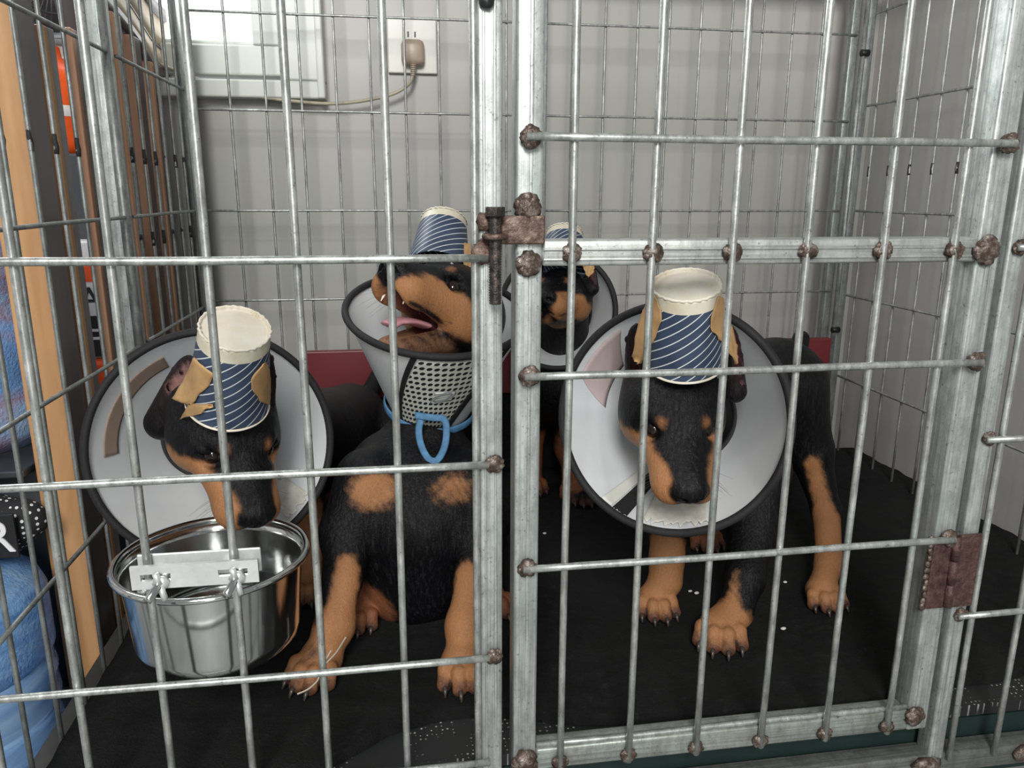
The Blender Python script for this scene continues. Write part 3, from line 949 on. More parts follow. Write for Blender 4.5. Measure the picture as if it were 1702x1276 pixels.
# orange jug, white and black box further back on the left
jg = thing('orange_jug', 'orange plastic jug seen through the slats at the upper left', 'jug')
c = PY(112, 175, WY-0.10)
bm = bmesh.new(); lathe(bm, [(0, -0.075), (0.05, -0.075), (0.056, -0.06), (0.056, 0.03), (0.044, 0.055), (0.02, 0.07), (0.018, 0.085), (0, 0.085)], (c.x-0.02, WY-0.10, c.z), n=40); obj('body', bm, M['orange'], jg)
bm = bmesh.new(); lathe(bm, [(0.0565, -0.020), (0.0572, -0.018), (0.0572, -0.006), (0.0565, -0.004)], (c.x-0.02, WY-0.10, c.z), n=40); obj('label_band', bm, M['white'], jg)
settle(jg, (c.x-0.045, WY-0.10, c.z-0.075))
cz = c.z-0.0755
bm = bmesh.new(); box(bm, (c.x-0.16, WY-0.19, -0.0995), (c.x+0.10, WY-0.045, cz-0.001)); cab = obj('rack', bm, M['dkgrey'], None, False, 0.003); tag(cab, 'dark cabinet behind the slats with packages in front of it', 'cabinet')
bxs = thing('product_box', 'white and orange box with a black letter A seen between the slats', 'box')
d = PY(165, 500, WY-0.27)
bm = bmesh.new(); box(bm, (d.x-0.10, WY-0.27, d.z-0.085), (-0.403, WY-0.192, d.z+0.085)); obj('carton', bm, M['white'], bxs, False, 0.002)
bm = bmesh.new(); box(bm, (d.x-0.1003, WY-0.2712, d.z+0.028), (-0.4027, WY-0.269, d.z+0.058)); obj('orange_band', bm, M['orange'], bxs, False)
bm = bmesh.new(); box(bm, (d.x-0.1003, WY-0.2712, d.z-0.083), (-0.4027, WY-0.269, d.z-0.022)); obj('black_band', bm, M['black'], bxs, False)
text('letter', 'A', 0.045, (d.x-0.012, WY-0.2712, d.z+0.003), (math.radians(90), 0, 0), M['black'], bxs)
for k in range(2):
    bm = bmesh.new(); box(bm, (d.x-0.08, WY-0.2722, d.z-0.045-k*0.012), (-0.410, WY-0.2712, d.z-0.041-k*0.012)); obj('printed_line', bm, M['white'], bxs, False)
settle(bxs, (d.x, WY-0.23, d.z-0.085))
bm = bmesh.new(); box(bm, (d.x-0.12, WY-0.29, d.z-0.30), (-0.403, WY-0.192, d.z-0.086))
tag(obj('orange_crate', bm, M['orange'], None, False, 0.006), 'orange plastic crate under the white box behind the slats', 'crate')
bm = bmesh.new(); box(bm, (d.x-0.12, WY-0.29, -0.0995), (-0.403, WY-0.192, d.z-0.301))
tag(obj('lower_crate', bm, M['dkgrey'], None, False, 0.006), 'dark crate on the floor under the orange crate', 'crate')

# round grey fan and curved cream chair back at the top left
fn = thing('round_fan', 'grey round fan with a ribbed grille at the top left behind the slats', 'fan')
c = PX(84, -35, -0.50)
bm = bmesh.new(); lathe(bm, [(0.086, -0.03), (0.10, -0.02), (0.10, 0.0), (0.092, 0.008), (0.086, 0.0)], c, axis=(0.45, -0.75, -0.45), n=48); obj('housing', bm, M['grey'], fn)
bm = bmesh.new()
u, v, dd_ = frame_of((0.45, -0.75, -0.45))
for k in range(40):
    a = 2*math.pi*k/40
    tube(bm, [c+(u*math.cos(a)+v*math.sin(a))*0.02, c+(u*math.cos(a)+v*math.sin(a))*0.088], 0.0014, 6)
for r_ in (0.02, 0.05, 0.088):
    tube(bm, [c+(u*math.cos(2*math.pi*k/40)+v*math.sin(2*math.pi*k/40))*r_ for k in range(40)], 0.0018, 6, closed=True)
obj('grille', bm, M['dkgrey'], fn)
bm = bmesh.new(); lathe(bm, [(0, -0.022), (0.086, -0.022), (0.086, -0.026), (0, -0.026)], c, axis=(0.45, -0.75, -0.45), n=48); obj('back_shell', bm, M['grey'], fn)
bm = bmesh.new(); tube(bm, [c-dd_*0.03, Vector((c.x-0.12, c.y-0.09, c.z-0.06)), Vector((c.x-0.12, c.y-0.12, -0.0995))], 0.010, 12); obj('stand', bm, M['grey'], fn)
settle(fn, (c.x-0.12, c.y-0.12, -0.10))
ch = thing('chair_back', 'curved cream and brown chair back seen through the slats near the window', 'chair')
A = BAND
for (lo_, hi_), mt, nm, xx in (((-0.012, 0.004), M['brown'], 'lower_edge', 0.009), ((0.004, 0.033), M['cream'], 'cream_panel', 0.006), ((0.033, 0.0365), M['brown'], 'inlay_line', 0.0065), ((0.0365, 0.085), M['cream'], 'cream_panel', 0.006), ((0.085, 0.105), M['brown'], 'upper_edge', 0.009)):
    bm = bmesh.new()
    P_ = spline(A, 8)
    rows = []
    for p in P_:
        rows.append([bm.verts.new(p+Vector((dx, 0, dz))) for dx, dz in ((-xx, lo_), (xx, lo_), (xx, hi_), (-xx, hi_))])
    for i in range(len(rows)-1):
        for k in range(4):
            bm.faces.new((rows[i][k], rows[i][(k+1) % 4], rows[i+1][(k+1) % 4], rows[i+1][k]))
    bm.faces.new(rows[0]); bm.faces.new(rows[-1][::-1])
    obj(nm, bm, mt, ch)
bm = bmesh.new()
for p in (A[0], A[5]):
    box(bm, (p.x-0.040, p.y-0.01, -0.0995), (p.x-0.0095, p.y+0.01, p.z+0.09))
obj('chair_leg', bm, M['brown'], ch, False)
settle(ch, (-0.44, A[2].y, -0.10))

# ------------------------------------------------------------------ organic bodies: smooth union of tapered limbs, meshed once
def surface_nets(F, org, h):
    """F: field on a grid (negative inside). returns verts, quads"""
    S = F < 0
    nx, ny, nz = F.shape
    c = [S[i:nx-1+i, j:ny-1+j, k:nz-1+k] for i in (0, 1) for j in (0, 1) for k in (0, 1)]
    cnt = sum(x.astype(np.int8) for x in c)
    act = (cnt > 0) & (cnt < 8)
    idx = np.argwhere(act)
    vid = -np.ones(act.shape, np.int64)
    vid[act] = np.arange(len(idx))
    acc = np.zeros((len(idx), 3)); num = np.zeros(len(idx))
    corners = [(i, j, k) for i in (0, 1) for j in (0, 1) for k in (0, 1)]
    vals = {cc: F[idx[:, 0]+cc[0], idx[:, 1]+cc[1], idx[:, 2]+cc[2]] for cc in corners}
    for a in corners:
        for ax in range(3):
            if a[ax] == 0:
                b = list(a); b[ax] = 1; b = tuple(b)
                va, vb = vals[a], vals[b]
                m = (va < 0) != (vb < 0)
                tt = np.zeros(len(idx)); tt[m] = va[m]/(va[m]-vb[m])
                p = np.repeat(np.array([a], float), len(idx), 0); p[:, ax] = tt
                acc[m] += p[m]; num[m] += 1
    V = (idx+acc/num[:, None])*h+np.array(org)
    Q = []
    for ax in range(3):
        o1, o2 = [(1, 2), (2, 0), (0, 1)][ax]
        sl0 = [slice(None)]*3; sl1 = [slice(None)]*3
        sl0[ax] = slice(0, -1); sl1[ax] = slice(1, None)
        A = S[tuple(sl0)]; B = S[tuple(sl1)]
        E_ = np.argwhere(A != B)
        ok = (E_[:, o1] > 0) & (E_[:, o2] > 0) & (E_[:, o1] < F.shape[o1]-1) & (E_[:, o2] < F.shape[o2]-1)
        E_ = E_[ok]
        ins = A[E_[:, 0], E_[:, 1], E_[:, 2]]
        d1 = np.zeros(3, int); d1[o1] = 1
        d2 = np.zeros(3, int); d2[o2] = 1

        def g(P_):
            return vid[P_[:, 0], P_[:, 1], P_[:, 2]]
        q = np.stack([g(E_-d1-d2), g(E_-d2), g(E_), g(E_-d1)], 1)
        q[~ins] = q[~ins][:, ::-1]
        Q.append(q)
    Q = np.concatenate(Q)
    Q = Q[(Q >= 0).all(1)]
    return V, Q


class Body:
    def __init__(s):
        s.p = []       # primitives in order
        s.late = []
        s.paint = []   # (kind, data, rgb, soft)

    def cap(s, a, b, ra, rb, k=0.008, op='u'):
        s.p.append(('c', np.array(a, float), np.array(b, float), ra, rb, k, op))

    def ell(s, c, r, R=None, k=0.008, op='u'):
        s.p.append(('e', np.array(c, float), np.array(r, float), np.eye(3) if R is None else np.array(R, float), None, k, op))

    def chain(s, pts, rs, k=0.008):
        for i in range(len(pts)-1):
            s.cap(pts[i], pts[i+1], rs[i], rs[i+1], k)

    def dist(s, q, P):
        if q[0] == 'c':
            a, b, ra, rb = q[1:5]
            ba = b-a; L = max(ba @ ba, 1e-12)
            t_ = np.clip(((P-a) @ ba)/L, 0, 1)
            return np.linalg.norm(P-a-t_[:, None]*ba, axis=1)-(ra+(rb-ra)*t_)
        c, r, R = q[1:4]
        L = (P-c) @ R
        k0 = np.linalg.norm(L/r, axis=1); k1 = np.linalg.norm(L/(r*r), axis=1)+1e-9
        return np.where(k0 < 1e-3, -r.min(), k0*(k0-1)/k1)

    def near(s, P, reach):
        """the primitives that can matter for points P"""
        lo, hi = P.min(0), P.max(0)
        out = []
        for q in s.p:
            if q[0] == 'c':
                m = max(q[3], q[4]); a, b = np.minimum(q[1], q[2])-m, np.maximum(q[1], q[2])+m
            else:
                m = q[2].max(); a, b = q[1]-m, q[1]+m
            g = np.maximum(np.maximum(a-hi, lo-b), 0)
            if (g*g).sum() < (reach+q[5])**2:
                out.append(q)
        return out

    def eval(s, P, prims=None):
        D = np.full(len(P), 1e3)
        for q in (s.p if prims is None else prims):
            d = s.dist(q, P); k = q[5]
            if q[6] == 'u':
                hh = np.maximum(k-np.abs(D-d), 0)/k
                D = np.minimum(D, d)-hh*hh*k*0.25
            else:
                d = -d
                hh = np.maximum(k-np.abs(D-d), 0)/k
                D = np.maximum(D, d)+hh*hh*k*0.25
        return D

    def mesh(s, name, h, parent=None):
        lo = np.full(3, 1e9); hi = -lo
        for q in s.p:
            if q[6] != 'u':
                continue
            if q[0] == 'c':
                for c, r in ((q[1], q[3]), (q[2], q[4])):
                    lo = np.minimum(lo, c-r); hi = np.maximum(hi, c+r)
            else:
                lo = np.minimum(lo, q[1]-q[2].max()); hi = np.maximum(hi, q[1]+q[2].max())
        lo -= 0.012; hi += 0.012
        Bk = 8
        n = (np.ceil((hi-lo)/(h*Bk))).astype(int)
        cc = np.stack(np.meshgrid(*[np.arange(m) for m in n], indexing='ij'), -1).reshape(-1, 3)
        ctr = lo+(cc+0.5)*h*Bk-0.5*h
        dc = s.eval(ctr)
        lim = h*Bk*0.87*1.25+0.006
        near = np.abs(dc) < lim
        F = np.zeros(tuple(n*Bk))
        Fb = F.reshape(n[0], Bk, n[1], Bk, n[2], Bk).transpose(0, 2, 4, 1, 3, 5)
        Fb[...] = np.where(dc < 0, -1.0, 1.0).reshape(*n)[..., None, None, None]
        off = np.stack(np.meshgrid(*[np.arange(Bk)]*3, indexing='ij'), -1).reshape(-1, 3)
        nb = cc[near]
        key = (nb//3) @ np.array([1000000, 1000, 1])
        od = np.argsort(key, kind='stable'); nb = nb[od]; key = key[od]
        cuts = np.concatenate([[0], np.nonzero(np.diff(key))[0]+1, [len(nb)]])
        for i0, i1 in zip(cuts[:-1], cuts[1:]):
            b = nb[i0:i1]
            P = lo+((b[:, None, :]*Bk+off[None])*h).reshape(-1, 3)
            Fb[b[:, 0], b[:, 1], b[:, 2]] = s.eval(P, s.near(P, lim*1.6)).reshape(len(b), Bk, Bk, Bk)
        V, Q = surface_nets(F, lo, h)
        # settle the vertices on the true surface
        key = ((V-lo)//0.05).astype(int) @ np.array([10000, 100, 1])
        od = np.argsort(key, kind='stable'); ks = key[od]
        cuts = np.concatenate([[0], np.nonzero(np.diff(ks))[0]+1, [len(V)]])
        for i0, i1 in zip(cuts[:-1], cuts[1:]):
            ii = od[i0:i1]; v = V[ii]; pr = s.near(v, 0.012)
            if not pr:
                continue
            for _ in range(2):
                e = h*0.5
                d0 = s.eval(v, pr)
                G = np.stack([s.eval(v+np.eye(3)[i]*e, pr)-d0 for i in range(3)], 1)/e
                G /= np.maximum(np.linalg.norm(G, axis=1, keepdims=True), 0.3)
                v = v-G*np.clip(d0, -h, h)[:, None]*0.8
            V[ii] = v
        me = bpy.data.meshes.new(name)
        me.vertices.add(len(V)); me.vertices.foreach_set('co', V.ravel())
        me.loops.add(len(Q)*4); me.loops.foreach_set('vertex_index', Q.ravel())
        me.polygons.add(len(Q)); me.polygons.foreach_set('loop_start', np.arange(0, len(Q)*4, 4)); me.polygons.foreach_set('loop_total', np.full(len(Q), 4))
        me.polygons.foreach_set('use_smooth', np.ones(len(Q), bool))
        me.update(); me.validate()
        col, gl = s.colour(V)
        ca = me.color_attributes.new('coat', 'FLOAT_COLOR', 'POINT')
        ca.data.foreach_set('color', np.concatenate([col, np.ones((len(V), 1))], 1).ravel())
        ga = me.attributes.new('gloss', 'FLOAT', 'POINT'); ga.data.foreach_set('value', gl)
        return link_mesh(name, me, M['coat'], parent)

    def colour(s, V):
        col = np.tile(np.array([[0.0050, 0.0050, 0.0062]]), (len(V), 1))
        gl = np.zeros(len(V))
        q = V @ np.array([[310., 120., 205.], [-140., 290., 160.], [90., -215., 330.]])
        nz = 0.55*np.sin(q[:, 0]+2*np.sin(q[:, 1]*0.37))*np.sin(q[:, 2]+2*np.sin(q[:, 0]*0.41))+0.9*(np.random.default_rng(3).random(len(V))-0.5)
        for kind, data, rgb, soft, gloss in s.paint+s.late:
            if kind == 'e':
                c, r, R = data
                d = np.linalg.norm(((V-c) @ R)/r, axis=1)-1
                d = d*min(r)
            else:
                a, b, ra, rb = data
                ba = b-a; L = max(ba @ ba, 1e-12)
                t_ = np.clip(((V-a) @ ba)/L, 0, 1)
                d = np.linalg.norm(V-a-t_[:, None]*ba, axis=1)-(ra+(rb-ra)*t_)
            d = d+nz*soft*0.5
            w_ = np.clip(0.5-d/(2*soft), 0, 1)
            w_ = (w_*w_*(3-2*w_))[:, None]
            col = col*(1-w_)+np.array([rgb])*w_
            gl = gl*(1-w_[:, 0])+gloss*w_[:, 0]
        return col, gl

    def pe(s, c, r, rgb, soft=0.004, R=None, gloss=0.0):
        s.paint.append(('e', (np.array(c, float), np.array(r, float), np.eye(3) if R is None else np.array(R, float)), rgb, soft, gloss))

    def pc(s, a, b, ra, rb, rgb, soft=0.005, gloss=0.0, late=False):
        (s.late if late else s.paint).append(('c', (np.array(a, float), np.array(b, float), ra, rb), rgb, soft, gloss))


TAN = (0.44, 0.205, 0.088)
TAN_D = (0.27, 0.10, 0.045)
BLK = (0.0050, 0.0050, 0.0062)


class Head:
    """head frame: x right, y towards the nose, z up through the crown; units are centimetres"""
    def __init__(s, nose, fwd, up, sc):
        f = Vector(fwd).normalized(); u = Vector(up); u = (u-f*u.dot(f)).normalized(); x = f.cross(u).normalized()
        s.R = Matrix((x, f, u)).transposed(); s.sc = sc*0.01
        s.o = Vector(nose)-f*(9.6*s.sc)+u*(0.6*s.sc)
        s.Rn = np.array(s.R)

    def P(s, x, y, z):
        return s.o+s.R @ (Vector((x, y, z))*s.sc)

    def D(s, x, y, z):
        return s.R @ Vector((x, y, z))


def build_head(B, H, jaw=0.0, ears='up'):
    P, sc, R = H.P, H.sc, H.Rn

    def ell(c, r, k=0.6, op='u', R_=None):
        B.ell(P(*c), np.array(r)*sc, R if R_ is None else R_, k*sc, op)

    def cap(a, b, ra, rb, k=0.6, op='u'):
        B.cap(P(*a), P(*b), ra*sc, rb*sc, k*sc, op)
    ell((0, -0.6, 0.1), (4.1, 4.7, 3.7), 1.2)
    ell((0, 1.8, 0.6), (3.5, 2.9, 2.6), 1.6)
    for sx in (-1, 1):
        ell((sx*2.5, 0.9, -1.5), (1.9, 2.5, 2.3), 1.5)          # cheek muscle
        cap((sx*2.0, 2.7, -0.5), (sx*1.1, 5.4, -0.9), 1.5, 1.35, 1.4)   # cheek bone into muzzle
        ell((sx*1.45, 3.55, 1.55), (1.0, 0.9, 0.75), 1.0)        # brow
    cap((0, 3.4, 0.1), (0, 8.3, -0.35), 1.75, 1.35, 1.4)      # bridge
    for sx in (-1, 1):
        cap((sx*1.0, 4.0, -1.0), (sx*0.95, 7.9, -1.35), 1.80, 1.55, 0.9)   # lips
        ell((sx*1.2, 7.5, -1.75), (1.25, 1.6, 1.25), 0.8)
    # lower jaw, turned about the hinge
    c_, s_ = math.cos(jaw), math.sin(jaw)

    def J(y, z):
        yy, zz = y-0.8, z+2.2
        return (0.8+yy*c_+zz*s_, -2.2-yy*s_+zz*c_)
    y1, z1 = J(2.0, -3.0); y2, z2 = J(7.6, -2.85)
    cap((0, 0.5, -2.4), (0, y1, z1), 2.1, 1.75, 1.2)
    for sx in (-1, 1):
        cap((sx*0.7, y1, z1), (sx*0.60, y2, z2), 1.35, 1.05, 0.5)
    if jaw < 0.1:
        # mouth line
        for sx in (-1, 1):
            cap((sx*2.75, 3.4, -2.75), (sx*1.9, 8.0, -2.75), 0.16, 0.16, 0.25, 's')
            cap((sx*1.9, 8.0, -2.75), (sx*0.1, 9.35, -2.35), 0.14, 0.14, 0.25, 's')
    else:
        ya, za = J(3.2, -1.6); yb, zb = J(7.4, -1.75)
        ym, zm = (3.0+ya)/2, (-2.1+za)/2
        yn, zn = (8.6+yb)/2, (-2.35+zb)/2
        B.cap(P(0, 2.8, -2.8), P(0, 8.6, (zn-2.2)/2-0.2), 1.15*sc, 1.45*sc, 0.5*sc, 's')
        B.cap(P(0, 3.2, -3.1), P(0, yb+0.3, zb+0.55), 0.95*sc, 0.95*sc, 0.4*sc, 's')
    # nose pad
    ell((0, 9.20, -0.45), (1.42, 1.0, 1.08), 0.4)
    cap((0, 9.4, -1.2), (0, 9.3, -2.2), 0.10, 0.10, 0.2, 's')
    for sx in (-1, 1):
        ell((sx*0.62, 9.95, -0.65), (0.30, 0.45, 0.26), 0.15, 's')
        cap((sx*0.66, 9.9, -0.75), (sx*1.15, 9.55, -0.95), 0.13, 0.10, 0.15, 's')
    # eyes
    for sx in (-1, 1):
        ell((sx*2.25, 3.95, 0.55), (0.90, 0.85, 0.72), 0.8, 's')
        cap((sx*1.50, 4.35, 0.60), (sx*2.9, 3.55, 0.95), 0.26, 0.26, 0.4)
        cap((sx*1.60, 4.45, 0.05), (sx*2.9, 3.55, 0.15), 0.24, 0.24, 0.4)
    # paint
    B.pe(P(0, 0, 0), np.array((20, 20, 20))*sc, BLK, 0.001)
    for sx in (-1, 1):
        B.pc(P(sx*3.2, 4.0, -2.0), P(sx*2.6, 8.3, -1.4), 2.05*sc, 2.15*sc, TAN, 0.35*sc)
        B.pe(P(sx*3.7, 2.2, -2.3), np.array((1.5, 1.6, 1.3))*sc, TAN, 0.5*sc, R)
        B.pe(P(sx*1.55, 4.15, 1.95), np.array((0.50, 0.8, 0.38))*sc, (0.33, 0.14, 0.055), 0.22*sc, R)
    ya, za = J(4.5, -4.0)
    B.pc(P(0, y1, z1-0.9), P(0, y2, z2-0.3), (1.5 if jaw < 0.1 else 2.2)*sc, (1.0 if jaw < 0.1 else 1.7)*sc, TAN if jaw < 0.1 else (0.30, 0.15, 0.08), 0.4*sc)
    B.pc(P(0, 3, 1.7), P(0, 9.0, 0.75), 1.75*sc, 1.38*sc, BLK, 0.35*sc)
    for sx in (-1, 1):
        B.pc(P(sx*2.9, 3.4, -2.75), P(sx*2.0, 8.0, -2.75), 0.22*sc, 0.22*sc, (0.03, 0.02, 0.018), 0.15*sc)
    B.pe(P(0, 9.35, -0.45), np.array((1.65, 1.15, 1.30))*sc, (0.007, 0.007, 0.008), 0.12*sc, R, 1.0)
    if jaw > 0.1:
        B.pe(P(0, 8.6, 0.1), np.array((2.3, 2.0, 1.8))*sc, BLK, 0.35*sc, R)
        B.pe(P(0, 9.35, -0.45), np.array((1.65, 1.15, 1.30))*sc, (0.007, 0.007, 0.008), 0.12*sc, R, 1.0)
        B.pc(P(0, 2.8, -2.9), P(0, 8.0, (zn-2.2)/2-0.2), 1.30*sc, 1.45*sc, (0.16, 0.045, 0.045), 0.15*sc, 1.0)
        for sx in (-1, 1):
            B.pc(P(sx*1.9, 3.6, -2.6), P(sx*1.7, 8.2, -2.5), 0.32*sc, 0.30*sc, (0.012, 0.009, 0.009), 0.15*sc, 0.8)


def add_eyes(H, parent, look=(0, 0, 0)):
    for sx in (-1, 1):
        c = H.P(sx*2.10, 3.70, 0.45)
        bm = bmesh.new(); bmesh.ops.create_uvsphere(bm, u_segments=32, v_segments=20, radius=0.76*H.sc)
        for v in bm.verts:
            v.co += c
        obj('eye', bm, M['eye'], parent)
    # whiskers
    for sx in (-1, 1):
        bm = bmesh.new()
        rnd = random.Random(3+sx)
        for k in range(8):
            a = H.P(sx*1.9, 7.2+0.25*k-1.2, -1.9+0.3*(k % 3)-0.3)
            d = H.D(sx*1.0, 0.35+rnd.uniform(-.3, .3), -0.35+rnd.uniform(-.3, .4)).normalized()
            L = rnd.uniform(1.6, 3.0)*H.sc
            tube(bm, [a, a+d*L*0.5+H.D(0, 0, -0.1)*H.sc*2, a+d*L+H.D(0, 0, -0.4)*H.sc*2], [0.00013, 0.00010, 0.00005], 4)
        o = obj('whiskers', bm, M['whisker'], parent); o['kind'] = 'stuff'


def paw(B, P0, fwd, w=1.0, claws=None, tan=True, spread=1.0):
    """four separate bent toes round a pad; P0 is the ground point under the wrist end, fwd horizontal"""
    f = Vector((fwd[0], fwd[1], 0)).normalized(); r = Vector((f.y, -f.x, 0)); u = Vector((0, 0, 1)); s_ = 0.01*w
    P0 = Vector(P0)

    def q(x, y, z):
        return P0+(r*x+f*y+u*z)*s_
    B.ell(q(0, 0.2, 1.5), np.array((2.1, 2.0, 1.45))*s_, np.array([list(r), list(f), list(u)]).T, 0.9*s_)
    B.ell(q(0, 0.6, 0.75), np.array((1.5, 1.3, 0.8))*s_, np.array([list(r), list(f), list(u)]).T, 0.5*s_)
    tips = []
    for x0, x1, y1, in ((-1.35, -2.05*spread, 2.0), (-0.52, -0.74*spread, 3.0), (0.52, 0.74*spread, 3.0), (1.35, 2.05*spread, 2.0)):
        kx = x0+(x1-x0)*0.6
        B.cap(q(x0, 0.7, 1.75), q(kx, y1-0.75, 1.85), 0.80*s_, 0.74*s_, 0.30*s_)
        B.cap(q(kx, y1-0.75, 1.85), q(x1, y1+0.15, 0.85), 0.72*s_, 0.72*s_, 0.28*s_)
        tips.append((q(x1, y1+0.65, 0.95), q(x1*1.05, y1+1.45, 0.30)))
        if tan:
            B.pc(q(x1, y1-0.1, 1.0), q(x1*1.02, y1+0.8, 0.8), 0.66*s_, 0.72*s_, (0.095, 0.042, 0.030), 0.50*s_, 0.0, True)
    for x in (-1.4, 0, 1.4):
        B.pc(q(x, 1.6, 1.9), q(x*1.1, 2.9, 0.9), 0.16*s_, 0.25*s_, (0.03, 0.016, 0.012), 0.16*s_, 0.0, True)
    return tips


def add_claws(tips, parent, w=1.0):
    for a, b in tips:
        bm = bmesh.new()
        m = a.lerp(b, 0.5)+Vector((0, 0, 0.0012))
        tube(bm, [a, m, b], [0.0026*w, 0.0021*w, 0.0007*w], 8)
        obj('claw', bm, M['claw'], parent)


def crust_ear(B, a, b, w_, t_, face, col_in, n=70, bend=0.0):
    """cropped ear pulled up along the cup: thin folded leaf with a scabbed, stitched edge"""
    a, b = Vector(a), Vector(b)
    d = (b-a).normalized(); nrm = Vector(face); nrm = (nrm-d*nrm.dot(d)).normalized(); side = d.cross(nrm)
    L = (b-a).length
    R = np.array([list(side), list(nrm), list(d)]).T
    c = (a+b)/2
    B.cap(a, c, w_*0.95, w_*0.80, 0.008)
    B.ell(c, (w_, t_, L*0.56), R, 0.006)
    B.ell(c+nrm*t_*1.1+side*w_*0.15, (w_*0.55, t_*0.8, L*0.40), R, 0.004, 's')
    B.pe(c, (w_*1.3, t_*3, L*0.64), (0.016, 0.010, 0.011), 0.004, R, 0.35)
    B.pe(c+nrm*t_*0.5+side*w_*0.15+d*L*0.06, (w_*0.50, t_*1.5, L*0.36), col_in, 0.0035, R, 0.3)
    rnd = random.Random(int(abs(a.x)*1e5))
    for k in range(n):
        an = rnd.uniform(0, 6.283)
        rr_ = rnd.uniform(0.55, 1.02)
        p = c+side*(math.cos(an)*w_*rr_)+d*(math.sin(an)*L*0.54*rr_)+nrm*rnd.uniform(-t_, t_)*math.sqrt(max(0, 1-rr_*rr_*0.9))
        r_ = rnd.uniform(0.0007, 0.0022)
        B.ell(p, (r_, r_, r_*1.5), R, 0.0018)
        B.pe(p, (r_*1.4,)*3, rnd.choice([(0.010, 0.007, 0.008), (0.045, 0.014, 0.014), (0.014, 0.009, 0.009), (0.09, 0.035, 0.032)]), 0.001, None, 0.8)


# ------------------------------------------------------------------ cups and collars
def cup_frame(base, axis_to_open, hint):
    d = Vector(axis_to_open).normalized(); h_ = Vector(hint); u = (h_-d*h_.dot(d)).normalized(); v = d.cross(u)
    return Vector(base), u, v, d


def cup_point(fr, r0, r1, H, u_, v_, off=0.0):
    b, u, v, d = fr
    a = 2*math.pi*u_
    r = r0+(r1-r0)*v_+off
    return b+d*(H*v_)+(u*math.cos(a)+v*math.sin(a))*r


def make_cup(label, base, openp, r0=0.029, r1=0.037, crumple=0.0, seed=1, tapes=(), hint=None):
    t_ = thing('paper_cup', label, 'paper cup', 'paper cups taped on the puppies heads')
    hint = hint or (-FW)
    fr = cup_frame(base, Vector(openp)-Vector(base), hint)
    H = (Vector(openp)-Vector(base)).length
    rnd = random.Random(seed)
    ph = [rnd.random()*6.28 for _ in range(6)]

    def wob(u_, v_):
        return crumple*(math.sin(2*math.pi*u_*3+ph[0]+v_*4)*0.5+math.sin(2*math.pi*u_*5+ph[1]-v_*7)*0.3+0.4*math.sin(v_*11+ph[2]))
    nu, nv = 96, 28
    bm = bmesh.new(); uvl = bm.loops.layers.uv.new('UVMap')
    G = [[bm.verts.new(cup_point(fr, r0, r1, H, i/nu, j/nv, wob(i/nu, j/nv)*(j/nv))) for j in range(nv+1)] for i in range(nu)]
    for i in range(nu):
        for j in range(nv):
            f = bm.faces.new((G[i][j], G[(i+1) % nu][j], G[(i+1) % nu][j+1], G[i][j+1]))
            for l, (a, b) in zip(f.loops, ((i, j), (i+1, j), (i+1, j+1), (i, j+1))):
                l[uvl].uv = (a/nu, b/nv)
    o = obj('cup_wall', bm, M['cup'], t_)
    md = o.modifiers.new('thickness', 'SOLIDIFY'); md.thickness = 0.0006
    # rolled bottom edge and the recessed disc
    bm = bmesh.new()
    b, u, v, d = fr
    def ring(r, h_):
        return [bm.verts.new(b+d*h_+(u*math.cos(2*math.pi*k/96)+v*math.sin(2*math.pi*k/96))*(r+0.0004*math.sin(k*1.7+ph[3])+0.0003*math.sin(k*4.1))) for k in range(96)]
    rs = [ring(r0+0.0006, 0.0010), ring(r0+0.0010, 0.0), ring(r0+0.0004, -0.0012), ring(r0-0.0008, -0.0013), ring(r0-0.0013, 0.0), ring(r0-0.0016, 0.0019), ring(r0-0.0019, 0.0022), ring(r0-0.0040, 0.0022)]
    for A_, B_ in zip(rs, rs[1:]):
        for k in range(96):
            bm.faces.new((A_[k], A_[(k+1) % 96], B_[(k+1) % 96], B_[k]))
    cv = bm.verts.new(b+d*0.0022)
    for k in range(96):
        bm.faces.new((rs[-1][k], rs[-1][(k+1) % 96], cv))
    obj('cup_base', bm, M['cup_base'], t_)
    for n_, poly in enumerate(tapes):
        tape_patch(fr, r0, r1, H, poly, t_, rnd)
    settle(t_, Vector(openp))
    return t_, fr, H


def tape_patch(fr, r0, r1, H, poly, parent, rnd, mat=None, off=0.0012):
    """poly: list of left edge (u,v) points and right edge (u,v) points, same number"""
    L, Rr = poly
    bm = bmesh.new()
    rows = []
    n = 14
    m = (len(L)-1)*6
    for i in range(m+1):
        t_ = i/6; k = min(int(t_), len(L)-2); f = t_-k
        a = [L[k][q]*(1-f)+L[k+1][q]*f for q in (0, 1)]
        b = [Rr[k][q]*(1-f)+Rr[k+1][q]*f for q in (0, 1)]
        ja, jb = rnd.uniform(-.003, .003), rnd.uniform(-.003, .003)
        row = []
        for j in range(n+1):
            s_ = j/n
            uu = (a[0]+ja)*(1-s_)+(b[0]+jb)*s_; vv = a[1]*(1-s_)+b[1]*s_
            lift = a[2]*(1-s_)+b[2]*s_ if len(L[k]) > 2 else 0
            row.append(bm.verts.new(cup_point(fr, r0, r1, H, uu, vv, off+0.0006*math.sin(uu*90+vv*14)+0.0005*math.sin(vv*37+uu*60))))
        rows.append(row)
    for i in range(m):
        for j in range(n):
            bm.faces.new((rows[i][j], rows[i][j+1], rows[i+1][j+1], rows[i+1][j]))
    o = obj('tape_patch', bm, mat or M['tape'], parent)
    md = o.modifiers.new('thickness', 'SOLIDIFY'); md.thickness = 0.0008; md.offset = 1
    return o


